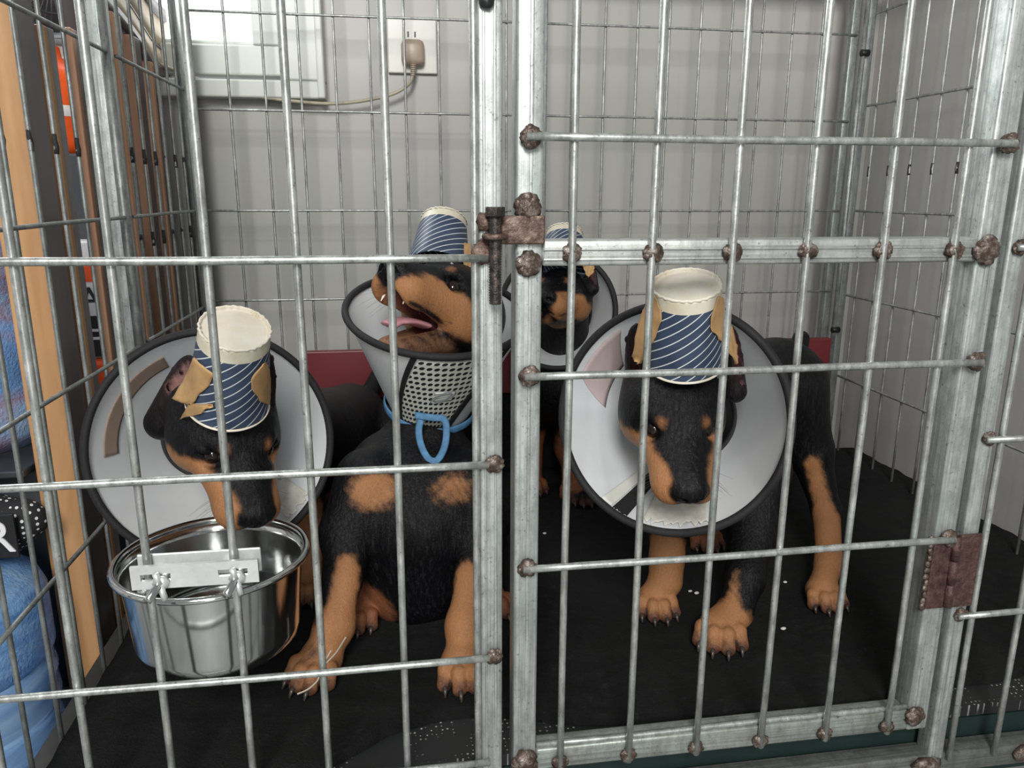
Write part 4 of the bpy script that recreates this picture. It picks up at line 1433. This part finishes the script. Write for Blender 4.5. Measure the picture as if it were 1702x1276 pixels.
class Cone:
    def __init__(s, O, N, R, r, hint):
        s.O, s.N, s.R, s.r = Vector(O), Vector(N), R, r
        s.d = (s.O-s.N).normalized(); h_ = Vector(hint)
        s.u = (h_-s.d*h_.dot(s.d)).normalized(); s.v = s.d.cross(s.u)

    def pt(s, a, t_, off=0.0, squash=1.0):
        """a degrees from the hint direction, t 0 at the neck to 1 at the rim"""
        a = math.radians(a)
        c = s.N.lerp(s.O, t_)
        r = s.r+(s.R-s.r)*t_+off
        return c+(s.u*math.cos(a)+s.v*math.sin(a)*squash)*r

    def patch(s, name, a0, a1, t0, t1, off, mat, parent, n=24, m=10, skew=0.0, jag=0.0, seed=1):
        bm = bmesh.new(); uvl = bm.loops.layers.uv.new('UVMap')
        rnd = random.Random(seed)
        rows = []
        for i in range(n+1):
            row = []
            ja, jb = rnd.uniform(-jag, jag), rnd.uniform(-jag, jag)
            for j in range(m+1):
                tt = (t0+ja)+((t1+jb)-(t0+ja))*j/m
                aa = a0+(a1-a0)*i/n+skew*(j/m)
                row.append(bm.verts.new(s.pt(aa, tt, off+(rnd.uniform(-1, 1)*jag*0.010 if jag else 0))))
            rows.append(row)
        for i in range(n):
            for j in range(m):
                f = bm.faces.new((rows[i][j], rows[i+1][j], rows[i+1][j+1], rows[i][j+1]))
                for l, (x, y) in zip(f.loops, ((i, j), (i+1, j), (i+1, j+1), (i, j+1))):
                    l[uvl].uv = (x/n, y/m)
        o = obj(name, bm, mat, parent)
        md = o.modifiers.new('thickness', 'SOLIDIFY'); md.thickness = 0.0007; md.offset = 0
        return o


def make_cone(label, O, N, R, r, hint, rim=0.0042):
    t_ = thing('cone_collar', label, 'cone collar', 'cone collars around the puppies necks')
    K = Cone(O, N, R, r, hint)
    bm = bmesh.new()
    n, m = 120, 10
    G = [[bm.verts.new(K.pt(360*i/n, j/m)) for j in range(m+1)] for i in range(n)]
    for i in range(n):
        for j in range(m):
            bm.faces.new((G[i][j], G[(i+1) % n][j], G[(i+1) % n][j+1], G[i][j+1]))
    o = obj('plastic_cone', bm, M['cone'], t_)
    bm = bmesh.new(); tube(bm, [K.pt(360*i/120, 1.0, 0.0005) for i in range(120)], rim, 10, closed=True)
    # squash the binding so that it is deeper than thick
    obj('rim_binding', bm, M['rim'], t_)
    bm = bmesh.new(); tube(bm, [K.pt(360*i/80, 0.0) for i in range(80)], 0.0035, 8, closed=True)
    obj('neck_binding', bm, M['rim'], t_)
    return t_, K


# ================================================================== puppy drinking from the bowl (left)
nose = PC(429, 864, 0.722)
HA = Head(nose, CV(0.46, -0.77, 0.44), CV(0.49, 0.63, 0.60), 1.20)
A_ = Body()
sk = HA.P(0, -2.5, -0.5)
nk = PC(348, 735, 0.90)
sh = Vector((-0.155, 0.985, 0.185)); rp_ = Vector((-0.075, 1.185, 0.150))
A_.chain([sk, nk, sh], [0.036, 0.038, 0.060], 0.02)
A_.chain([sh, (sh+rp_)/2-Vector((0, 0, 0.012)), rp_], [0.072, 0.068, 0.060], 0.02)
build_head(A_, HA)
cl = []
for dx, dy in ((-0.055, 0.015), (0.035, -0.035)):
    s0 = sh+Vector((dx*0.8, dy, -0.01)); ft = Vector((sh.x+dx, sh.y+dy-0.03, 0))
    A_.chain([s0, s0+Vector((0, 0.02, -0.055)), ft+Vector((0, 0.03, 0.075)), ft+Vector((0, 0.008, 0.022))], [0.034, 0.027, 0.019, 0.017], 0.012)
    A_.pc(ft, ft+Vector((0, 0.03, 0.10)), 0.045, 0.022, TAN, 0.006)
    cl += paw(A_, ft, (0, -1), 1.0)
for dx, dy in ((-0.045, 0.045), (0.055, -0.005)):
    s0 = rp_+Vector((dx, dy-.01, -0.02)); ft = Vector((rp_.x+dx*1.2, rp_.y+dy, 0))
    A_.chain([s0, s0+Vector((0, -0.035, -0.060)), ft+Vector((0, 0.035, 0.070)), ft+Vector((0, 0.01, 0.02))], [0.045, 0.032, 0.017, 0.016], 0.012)
    A_.pc(ft, ft+Vector((0, 0.035, 0.09)), 0.04, 0.02, TAN, 0.006)
    cl += paw(A_, ft, (0, -1), 0.95)
A_.cap(rp_+Vector((0.03, 0.045, 0.03)), rp_+Vector((0.045, 0.07, 0.06)), 0.016, 0.011, 0.01)
crust_ear(A_, PC(270, 702, 0.790), PC(318, 600, 0.745), 0.0190, 0.0062, CV(-0.35, 0.1, 1), (0.42, 0.22, 0.20), 90)
crust_ear(A_, PC(440, 680, 0.775), PC(443, 590, 0.745), 0.0095, 0.0060, CV(0.5, 0.0, 1), (0.05, 0.03, 0.03))
A_.pe(HA.P(-4.2, -0.5, -1.2), (0.014, 0.022, 0.020), (0.020, 0.014, 0.014), 0.006)
dogA = A_.mesh('puppy', 0.0019)
tag(dogA, 'black and tan puppy at the left with its muzzle lowered into the steel bowl', 'puppy', 'black and tan puppies in the cage')
add_eyes(HA, dogA); add_claws(cl, dogA)

cupA_base, cupA_open = PC(391, 545, 0.665), PC(379, 668, 0.722)
frA = None
cupA, frA, HcA = make_cup('blue striped paper cup taped upside down on the head of the drinking puppy', cupA_base, cupA_open, 0.0295, 0.0365, 0.0010, 3,
    tapes=[([(0.86, 0.40), (0.78, 0.95)], [(0.96, 0.62), (0.90, 1.0)])] and [])

# collar
tA, KA = make_cone('white cone collar with black rim around the head of the drinking puppy, brown tape inside', PC(357, 741, 0.812), PC(347, 722, 0.905)+Vector((0, 0, 0.0)), 0.1205, 0.050, UP)
KA.d = KA.d
settle(tA, PC(347, 735, 0.91))

# ================================================================== sitting puppy looking up (centre)
nose = PC(648, 447, 0.835)
HB = Head(nose, CV(-0.50, 0.31, 0.81), CV(0.30, 0.93, -0.18), 1.30)
Bd = Body()
sk = HB.P(0, -2.6, -0.8)
nkB = PC(712, 690, 0.965)
Bd.chain([sk, (sk+nkB)/2+Vector((0.004, 0.006, 0)), nkB], [0.040, 0.037, 0.037], 0.015)
ch1 = PC(690, 775, 0.955); ch2 = PC(692, 860, 0.935); bl = PC(695, 935, 0.965)
Bd.ell(ch1, (0.082, 0.070, 0.052), None, 0.03)
Bd.ell(ch2, (0.085, 0.072, 0.075), None, 0.03)
Bd.chain([nkB, ch1], [0.037, 0.058], 0.012)
hip = Vector((bl.x+0.01, 1.02, 0.075))
Bd.chain([ch2, bl, hip], [0.070, 0.072, 0.070], 0.03)
build_head(Bd, HB, jaw=0.58)
cl = []
# front legs
for (pts, rs, foot, w_, fd) in (
    ([PY(612, 800, 0.860), PY(580, 885, 0.835), PY(570, 960, 0.795), PY(556, 1040, 0.763), PY(534, 1092, 0.748)], [0.040, 0.032, 0.0200, 0.0200, 0.0185], (-0.091, 0.744, 0), 1.08, (-0.45, -1)),
    ([PY(775, 800, 0.850), PY(796, 890, 0.825), PY(785, 960, 0.785), PY(774, 1040, 0.748), PY(772, 1092, 0.728)], [0.038, 0.030, 0.0190, 0.0205, 0.0185], (0.058, 0.720, 0), 1.08, (0.08, -1))):
    Bd.chain(pts, rs, 0.012)
    Bd.cap(pts[-1], Vector(foot)+Vector((0, 0.0, 0.018)), rs[-1], 0.017, 0.010)
    cl += paw(Bd, foot, fd, w_)
# tan legs, black behind
Bd.pc(PY(578, 945, 0.775), PY(540, 1090, 0.735), 0.018, 0.034, TAN, 0.006)
Bd.pe((-0.094, 0.722, 0.01), (0.06, 0.06, 0.055), TAN, 0.006)
Bd.pc(PY(770, 950, 0.765), PY(772, 1090, 0.715), 0.017, 0.034, TAN, 0.006)
Bd.pe((0.058, 0.69, 0.01), (0.05, 0.06, 0.055), TAN, 0.006)
Bd.pc(PY(806, 950, 0.77), PY(800, 1040, 0.735), 0.010, 0.006, BLK, 0.004)
Bd.pc(PY(545, 950, 0.79), PY(532, 1030, 0.76), 0.014, 0.008, BLK, 0.004)
Bd.pe(PY(515, 1090, 0.725), (0.008, 0.012, 0.006), (0.09, 0.05, 0.035), 0.006)
for c_ in ((-0.094, 0.737), (0.058, 0.712)):
    pass
# chest patches and throat
Bd.pe(PC(620, 822, 0.845), (0.027, 0.045, 0.021), TAN, 0.007)
Bd.pe(PC(752, 828, 0.835), (0.028, 0.045, 0.022), TAN, 0.007)
# haunches and hind feet
for sx, ft, fd in ((-1, (-0.052, 0.845, 0), (-0.25, -1)), (1, (0.105, 0.85, 0), (0.3, -1))):
    hp = hip+Vector((sx*0.052, 0.0, 0.0)); kn = Vector((hip.x+sx*0.078, 0.91, 0.095)); hk = Vector((hip.x+sx*0.062, 0.985, 0.028))
    Bd.chain([hp, kn], [0.062, 0.034], 0.02); Bd.chain([kn, hk, Vector(ft)+Vector((0, 0.015, 0.018))], [0.032, 0.020, 0.0165], 0.012)
    Bd.pc(hk, Vector(ft)+Vector((0, -0.02, 0.015)), 0.022, 0.040, TAN_D, 0.006)
    cl += paw(Bd, ft, fd, 0.95)
Bd.pe(PC(730, 500, 0.9), (0.001, 0.001, 0.001), BLK)
dogB = Bd.mesh('puppy', 0.0019)
tag(dogB, 'black and tan puppy sitting in the middle, head raised and mouth open showing its tongue', 'puppy', 'black and tan puppies in the cage')
add_eyes(HB, dogB); add_claws(cl, dogB, 1.1)
# tongue and teeth
bm = bmesh.new()
tp_ = [HB.P(0, 3.4, -3.2), HB.P(0, 5.2, -3.55), HB.P(0, 6.8, -4.2), HB.P(0, 7.6, -4.9)]
tube(bm, spline(tp_, 6), [0.0135*1.0]*6+[0.0135]*6+[0.012]*6+[0.007], 16, flat=(HB.D(0, 0.35, 1).normalized(), 0.32))
obj('tongue', bm, M['tongue'], dogB)
for sx in (-1, 1):
    bm = bmesh.new(); tube(bm, [HB.P(sx*1.25, 8.0, -2.1), HB.P(sx*1.28, 8.1, -3.0)], [0.0024, 0.0006], 8); obj('fang', bm, M['tooth'], dogB)

cupB_base, cupB_open = PC(738, 368, 0.985), PC(728, 447, 0.955)
cupB, frB, HcB = make_cup('blue striped paper cup on the head of the puppy looking up, seen from the side', cupB_base, cupB_open, 0.0290, 0.0390, 0.0006, 5)

tB, KB = make_cone('cone collar of the puppy looking up, with white mesh panel and blue ribbon', PC(726, 518, 0.900), PC(716, 685, 0.975), 0.1045, 0.046, -FW)
settle(tB, PC(716, 690, 0.975))

# ================================================================== standing puppy facing the viewer (right)
nose = PC(1147, 824, 0.686)
HC = Head(nose, CV(0.02, -0.74, 0.67), CV(0.0, 0.67, 0.74), 1.15)
Cd = Body()
sk = HC.P(0, -2.6, -0.8)
nkC = PC(1150, 690, 0.855)
shC = Vector((0.338, 0.875, 0.225)); mdC = Vector((0.430, 0.920, 0.240)); rpC = Vector((0.515, 0.965, 0.245))
Cd.chain([sk, nkC, shC], [0.038, 0.037, 0.060], 0.015)
Cd.chain([shC, mdC, rpC], [0.070, 0.066, 0.064], 0.02)
Cd.ell(shC+Vector((-0.005, -0.015, -0.045)), (0.056, 0.058, 0.066), None, 0.03)
build_head(Cd, HC)
cl = []
for (pts, rs, foot, w_, fd) in (
    ([PY(1125, 800, 0.880), PY(1112, 870, 0.860), PY(1108, 930, 0.835), PY(1106, 965, 0.825)], [0.036, 0.0250, 0.0195, 0.0185], (0.305, 0.820, 0), 1.00, (-0.12, -1)),
    ([PY(1262, 780, 0.860), PY(1250, 880, 0.825), PY(1238, 960, 0.775), PY(1222, 1015, 0.757)], [0.040, 0.029, 0.0215, 0.0190], (0.359, 0.748, 0), 1.12, (-0.40, -1))):
    Cd.chain(pts, rs, 0.012)
    Cd.cap(pts[-1], Vector(foot)+Vector((0, 0.0, 0.018)), rs[-1], 0.0175, 0.010)
    cl += paw(Cd, foot, fd, w_)
Cd.pc(PY(1105, 925, 0.83), PY(1098, 1010, 0.80), 0.030, 0.044, TAN, 0.006)
Cd.pe((0.350, 0.725, 0.006), (0.050, 0.055, 0.046), TAN, 0.006)
Cd.pc(PY(1216, 985, 0.745), PY(1200, 1060, 0.72), 0.012, 0.030, TAN, 0.005)
Cd.pc(PY(1220, 930, 0.765), PY(1212, 985, 0.75), 0.006, 0.011, TAN, 0.004)
# hind quarters
hpC = rpC
ftH = Vector((0.520, 0.808, 0))
Cd.chain([hpC+Vector((0.010, -0.01, -0.01)), PY(1345, 745, 0.930)], [0.060, 0.032], 0.02)
Cd.chain([PY(1345, 745, 0.930), PY(1374, 850, 0.900), PY(1378, 935, 0.840), ftH+Vector((0, 0.0, 0.020))], [0.028, 0.0180, 0.0160, 0.0165], 0.012)
Cd.pc(PY(1352, 775, 0.895), PY(1372, 870, 0.875), 0.012, 0.020, TAN, 0.005)
Cd.pc(PY(1372, 870, 0.875), ftH+Vector((-0.005, -0.01, 0)), 0.020, 0.042, TAN, 0.005)
Cd.pc(PY(1400, 830, 0.91), PY(1402, 940, 0.86), 0.009, 0.007, BLK, 0.004)
cl += paw(Cd, ftH, (-0.1, -1), 0.95)
ftH2 = Vector((0.435, 0.985, 0))
Cd.chain([hpC+Vector((-0.03, 0.03, -0.02)), Vector((0.435, 0.955, 0.135)), Vector((0.437, 1.03, 0.07)), ftH2+Vector((0, 0.01, 0.02))], [0.052, 0.032, 0.018, 0.0165], 0.012)
Cd.pc(Vector((0.437, 1.03, 0.06)), ftH2, 0.02, 0.045, TAN_D, 0.006)
cl += paw(Cd, ftH2, (0, -1), 0.95)
# docked tail
Cd.cap(PY(1318, 610, 0.985), PY(1331, 563, 1.010), 0.016, 0.0120, 0.012)
# ears along the cup
crust_ear(Cd, PC(1062, 650, 0.760), PC(1058, 545, 0.725), 0.0125, 0.0062, CV(-0.5, 0, 1), (0.045, 0.014, 0.015), 90)
crust_ear(Cd, PC(1222, 650, 0.760), PC(1214, 550, 0.728), 0.0120, 0.0062, CV(0.6, 0, 1), (0.06, 0.014, 0.018), 90)
dogC = Cd.mesh('puppy', 0.0019)
tag(dogC, 'black and tan puppy standing at the right, facing forward with its head low', 'puppy', 'black and tan puppies in the cage')
add_eyes(HC, dogC); add_claws(cl, dogC, 1.1)

cupC, frC, HcC = make_cup('blue striped paper cup taped on the head of the puppy standing at the right', PC(1141, 473, 0.672), PC(1138, 600, 0.718), 0.0300, 0.0352, 0.0004, 8)

tC, KC = make_cone('white cone collar with black rim around the face of the puppy standing at the right', PC(1114, 695, 0.750), PC(1146, 690, 0.842), 0.1110, 0.049, UP)
settle(tC, PC(1146, 690, 0.842))

# ================================================================== puppy at the back
nose = PC(905, 497, 1.065)
HD = Head(nose, CV(-0.30, -0.10, 0.94), CV(-0.02, 0.98, 0.15), 1.05)
Dd = Body()
sk = HD.P(0, -2.6, -0.8)
nkD = Vector((0.262, 1.190, 0.275)); chD = Vector((0.27, 1.20, 0.205)); rD = Vector((0.335, 1.245, 0.13))
Dd.chain([sk, nkD, chD], [0.038, 0.040, 0.058], 0.02)
Dd.chain([chD, rD], [0.066, 0.068], 0.03)
build_head(Dd, HD)
cl = []
for x, y in ((0.205, 1.20), (0.268, 1.165)):
    ft = Vector((x+0.02, y+0.03, 0))
    Dd.chain([chD+Vector((x-0.245, 0, -0.01)), ft+Vector((0, 0.015, 0.10)), ft+Vector((0, 0, 0.025))], [0.036, 0.022, 0.017], 0.012)
    Dd.pc(ft, ft+Vector((0, 0.01, 0.12)), 0.045, 0.022, TAN_D, 0.006)
    cl += paw(Dd, ft, (0, -1), 0.95)
for sx in (0, 1):
    ft = Vector((0.30+0.11*sx, 1.17, 0)); kn = Vector((0.295+0.12*sx, 1.215, 0.085))
    Dd.chain([rD+Vector((0.02*sx, 0.01, -0.03)), kn, Vector((ft.x, 1.26, 0.03)), ft+Vector((0, 0.02, 0.02))], [0.055, 0.034, 0.02, 0.0165], 0.012)
    cl += paw(Dd, ft, (0, -1), 0.9)
crust_ear(Dd, PC(985, 480, 1.14), PC(975, 430, 1.13), 0.010, 0.006, CV(0.4, 0, 1), (0.10, 0.03, 0.03))
crust_ear(Dd, PC(890, 480, 1.14), PC(893, 430, 1.13), 0.010, 0.006, CV(-0.4, 0, 1), (0.10, 0.03, 0.03))
dogD = Dd.mesh('puppy', 0.0026)
tag(dogD, 'black and tan puppy at the back, partly hidden behind the front post', 'puppy', 'black and tan puppies in the cage')
add_eyes(HD, dogD); add_claws(cl, dogD)
cupD, frD, HcD = make_cup('blue striped paper cup on the puppy at the back, above the door rail', PC(938, 388, 1.14), PC(936, 450, 1.115), 0.0265, 0.0345, 0.0006, 11)
tD, KD = make_cone('cone collar of the puppy at the back, partly hidden behind the front post', PC(926, 516, 1.150), PC(935, 520, 1.235), 0.0860, 0.046, UP)
settle(tD, PC(935, 530, 1.24))


# ------------------------------------------------------------------ tapes, patches and ribbons
CUPS = {cupA.name: (frA, 0.0295, 0.0365, HcA), cupB.name: (frB, 0.0290, 0.0390, HcB), cupC.name: (frC, 0.0300, 0.0352, HcC), cupD.name: (frD, 0.0265, 0.0345, HcD)}


def sheet(name, L, R_, mat, parent, n=12, jag=0.0010, seed=2, thick=0.0007, bulge=0.0, cup=None):
    """thin piece of tape between a left and a right edge (lists of world points)"""
    rnd = random.Random(seed)
    Ls, Rs = spline(L, 6), spline(R_, 6)
    m = min(len(Ls), len(Rs))
    bm = bmesh.new(); uvl = bm.loops.layers.uv.new('UVMap')
    rows = []
    cup = cup or getattr(parent, 'name', None) and CUPS.get(parent.name)
    for i in range(m):
        a = Ls[i]+Vector([rnd.uniform(-jag, jag) for _ in range(3)]); b = Rs[i]+Vector([rnd.uniform(-jag, jag) for _ in range(3)])
        rows.append([bm.verts.new(a.lerp(b, j/n)-FW*(bulge*math.sin(math.pi*j/n)+0.0005*math.sin(i*0.9+j*1.3)+rnd.uniform(-1, 1)*jag*0.4)) for j in range(n+1)])
        if cup:
            (cb, cu_, cv_, cd), r0, r1, H = cup
            for vt in rows[-1]:
                q = vt.co-cb; h_ = q.dot(cd); rad = q-cd*h_
                need = r0+(r1-r0)*h_/H+0.0013
                if rad.length < need:
                    vt.co = cb+cd*h_+rad.normalized()*need
    for i in range(m-1):
        for j in range(n):
            f = bm.faces.new((rows[i][j], rows[i][j+1], rows[i+1][j+1], rows[i+1][j]))
            for l, (x, y) in zip(f.loops, ((j, i), (j+1, i), (j+1, i+1), (j, i+1))):
                l[uvl].uv = (x/n, y/(m-1))
    o = obj(name, bm, mat, parent)
    md = o.modifiers.new('thickness', 'SOLIDIFY'); md.thickness = thick; md.offset = 0
    o.matrix_parent_inverse = Matrix.Translation(-Vector(parent.location))
    return o


def on_cup(fr, r0, r1, H, px, py, off=0.0015):
    """point of a cup's wall seen at a picture position (walks the ray to the wall)"""
    b, u, v, d = fr
    o = Vector((0, 0, CAM_H)); dr_ = (RT*((px-851)/FPX)+UP*(-(py-638)/FPX)+FW)
    best = None
    for k in range(900):
        p = o+dr_*(0.55+k*0.0007)
        q = p-b; h_ = q.dot(d); rad = (q-d*h_).length; t_ = h_/H
        if rad <= r0+(r1-r0)*t_+off:
            return p
        gap = rad-(r0+(r1-r0)*t_+off)
        if best is None or gap < best[0]:
            best = (gap, p)
    return best[1]


fa = (frA, 0.0295, 0.0365, HcA)
sheet('tape_patch', [on_cup(*fa, 323, 592), on_cup(*fa, 308, 628), on_cup(*fa, 287, 660)], [on_cup(*fa, 357, 622), on_cup(*fa, 338, 650), on_cup(*fa, 314, 675)], M['tape'], cupA, bulge=0.003)
sheet('tape_patch', [on_cup(*fa, 316, 668), on_cup(*fa, 310, 680), on_cup(*fa, 300, 695)], [on_cup(*fa, 352, 672), on_cup(*fa, 350, 677), on_cup(*fa, 322, 690)], M['tape'], cupA, bulge=0.001, jag=0.0012)
sheet('tape_patch', [on_cup(*fa, 441, 600), on_cup(*fa, 418, 632), on_cup(*fa, 432, 664)], [on_cup(*fa, 446, 606)-FW*0.001, PC(449, 640, 0.715), PC(447, 674, 0.728)], M['tape'], cupA, bulge=0.002)
fc = (frC, 0.0300, 0.0352, HcC)
sheet('tape_patch', [PC(1084, 488, 0.668), PC(1066, 525, 0.690), PC(1051, 590, 0.712), PC(1060, 604, 0.712)], [on_cup(*fc, 1089, 492), on_cup(*fc, 1100, 532), on_cup(*fc, 1079, 579), on_cup(*fc, 1064, 605)], M['tape'], cupC, bulge=0.002)
sheet('tape_patch', [on_cup(*fc, 1194, 490), on_cup(*fc, 1181, 538), on_cup(*fc, 1195, 562), PC(1222, 604, 0.712)], [PC(1200, 496, 0.668), PC(1213, 530, 0.695), PC(1225, 576, 0.710), PC(1226, 606, 0.713)], M['tape'], cupC, bulge=0.002)
bm = bmesh.new(); tube(bm, [cup_point(frC, 0.030, 0.0352, HcC, k/80, 1.0, 0.0004) for k in range(80)], 0.0012, 8, closed=True)
o = obj('cup_lip', bm, M['cup_base'], cupC); o.matrix_parent_inverse = Matrix.Translation(-Vector(cupC.location))
bm = bmesh.new(); tube(bm, [cup_point(frA, 0.0295, 0.0365, HcA, k/80, 1.0, 0.0004) for k in range(80)], 0.0012, 8, closed=True)
o = obj('cup_lip', bm, M['cup_base'], cupA); o.matrix_parent_inverse = Matrix.Translation(-Vector(cupA.location))
fb = (frB, 0.0290, 0.0390, HcB)
sheet('tape_patch', [PC(771, 402, 0.925), PC(772, 425, 0.920), PC(771, 441, 0.918), PC(786, 458, 0.918)], [PC(787, 408, 0.935), PC(789, 425, 0.928), PC(789, 445, 0.925), PC(790, 463, 0.922)], M['tape'], cupB, bulge=0.001)
sheet('tape_patch', [PC(742, 440, 0.900), PC(756, 452, 0.902), PC(770, 468, 0.905)], [PC(752, 437, 0.900), PC(768, 450, 0.904), PC(776, 464, 0.907)], M['paper_strip'], cupB)
fd = (frD, 0.0265, 0.0345, HcD)
sheet('tape_patch', [PC(968, 441, 1.075), PC(973, 452, 1.075), PC(978, 460, 1.075)], [PC(986, 440, 1.085), PC(988, 447, 1.085), PC(985, 455, 1.085)], M['tape'], cupD)

# collar of the drinking puppy: brown tape inside on the left, crumpled paper lower right
def cone_part(o, root):
    o.matrix_parent_inverse = Matrix.Translation(-Vector(root.location)); return o


cone_part(KA.patch('brown_tape', 28, 96, 0.62, 0.80, -0.0012, M['brown_tape'], tA, 30, 8), tA)
cone_part(KA.patch('paper_piece', 222, 240, 0.55, 0.93, -0.0016, M['paper_white'], tA, 14, 12, jag=0.03, seed=4), tA)
# collar of the standing puppy
cone_part(KC.patch('pink_reflection', 48, 84, 0.52, 0.90, -0.0011, M['pink'], tC, 24, 8, skew=-18), tC)  # pinkish reflection painted as a patch inside the cone
cone_part(KC.patch('seam_strip', 143, 150, 0.16, 0.97, -0.0013, M['paper_strip'], tC, 8, 20, skew=-4), tC)
cone_part(KC.patch('velcro_strip', 151, 160, 0.10, 0.97, -0.0017, M['velcro'], tC, 10, 30, jag=0.012, skew=-4), tC)
cone_part(KC.patch('crumpled_tape', 164, 200, 0.58, 0.93, -0.0021, M['paper_white'], tC, 26, 14, jag=0.04, seed=9), tC)
# collar of the puppy looking up: mesh panel with black edges, ribbon round the neck with a hanging loop
cone_part(KB.patch('mesh_panel', -34, 24, 0.03, 0.95, 0.0012, M['mesh_panel'], tB, 30, 16, skew=32), tB)
cone_part(KB.patch('panel_edge', -38, -34, 0.0, 0.99, 0.0016, M['rim'], tB, 4, 16, skew=32), tB)
cone_part(KB.patch('panel_edge', 24, 32, 0.0, 0.99, 0.0016, M['rim'], tB, 4, 16, skew=32), tB)
# woven emblem on the mesh panel: an oval frame with lines
bm = bmesh.new()
for rr_ in (1.0, 0.72):
    tube(bm, [KB.pt(16+9.0*rr_*math.cos(2*math.pi*k/40)+4*math.sin(2*math.pi*k/40)*rr_, 0.52+0.07*rr_*math.sin(2*math.pi*k/40)+0.03*math.cos(2*math.pi*k/40)*rr_, 0.0026) for k in range(40)], 0.00045, 6, closed=True)
for k in range(4):
    tube(bm, [KB.pt(9.5, 0.475+0.028*k, 0.0026), KB.pt(22.5, 0.490+0.028*k+0.02, 0.0026)], 0.0005, 6)
cone_part(obj('woven_emblem', bm, M['grey'], tB), tB)
cone_part(KB.patch('emblem_ground', 8, 24, 0.47, 0.58, 0.0020, M['paper_strip'], tB, 12, 6, skew=2), tB)
bm = bmesh.new()
ring = [KB.pt(360*k/60, 0.085-0.03*math.sin(2*math.pi*k/60+0.4), 0.0060) for k in range(60)]
tube(bm, ring, 0.0058, 8, closed=True, flat=(lambda i: (ring[i]-KB.N-KB.d*(ring[i]-KB.N).dot(KB.d)).normalized(), 0.22))
cone_part(obj('ribbon', bm, M['ribbon'], tB), tB)
bm = bmesh.new()
lp_ = spline([PC(700, 694, 0.892), PC(696, 715, 0.890), PC(700, 740, 0.890), PC(712, 762, 0.889), PC(726, 765, 0.889), PC(738, 745, 0.889), PC(742, 718, 0.889), PC(738, 697, 0.890), PC(718, 694, 0.889), PC(690, 690, 0.890)], 6)
tube(bm, lp_, 0.0042, 8, flat=(FW, 0.25))
cone_part(obj('ribbon_loop', bm, M['ribbon'], tB), tB)

# pale twig lying over the paw of the sitting puppy
tw = [PY(575, 1058, 0.690), PY(558, 1085, 0.688), PY(535, 1110, 0.682), PY(528, 1130, 0.676), PY(512, 1145, 0.672), PY(494, 1153, 0.668)]
bm = bmesh.new(); tube(bm, spline(tw, 4), 0.0009, 6)
tube(bm, [PY(551, 1080, 0.688), PY(540, 1098, 0.686)], 0.0009, 6)
twg = tag(obj('twig', bm, M['straw']), 'thin pale bent twig lying across the front paw of the sitting puppy', 'twig')
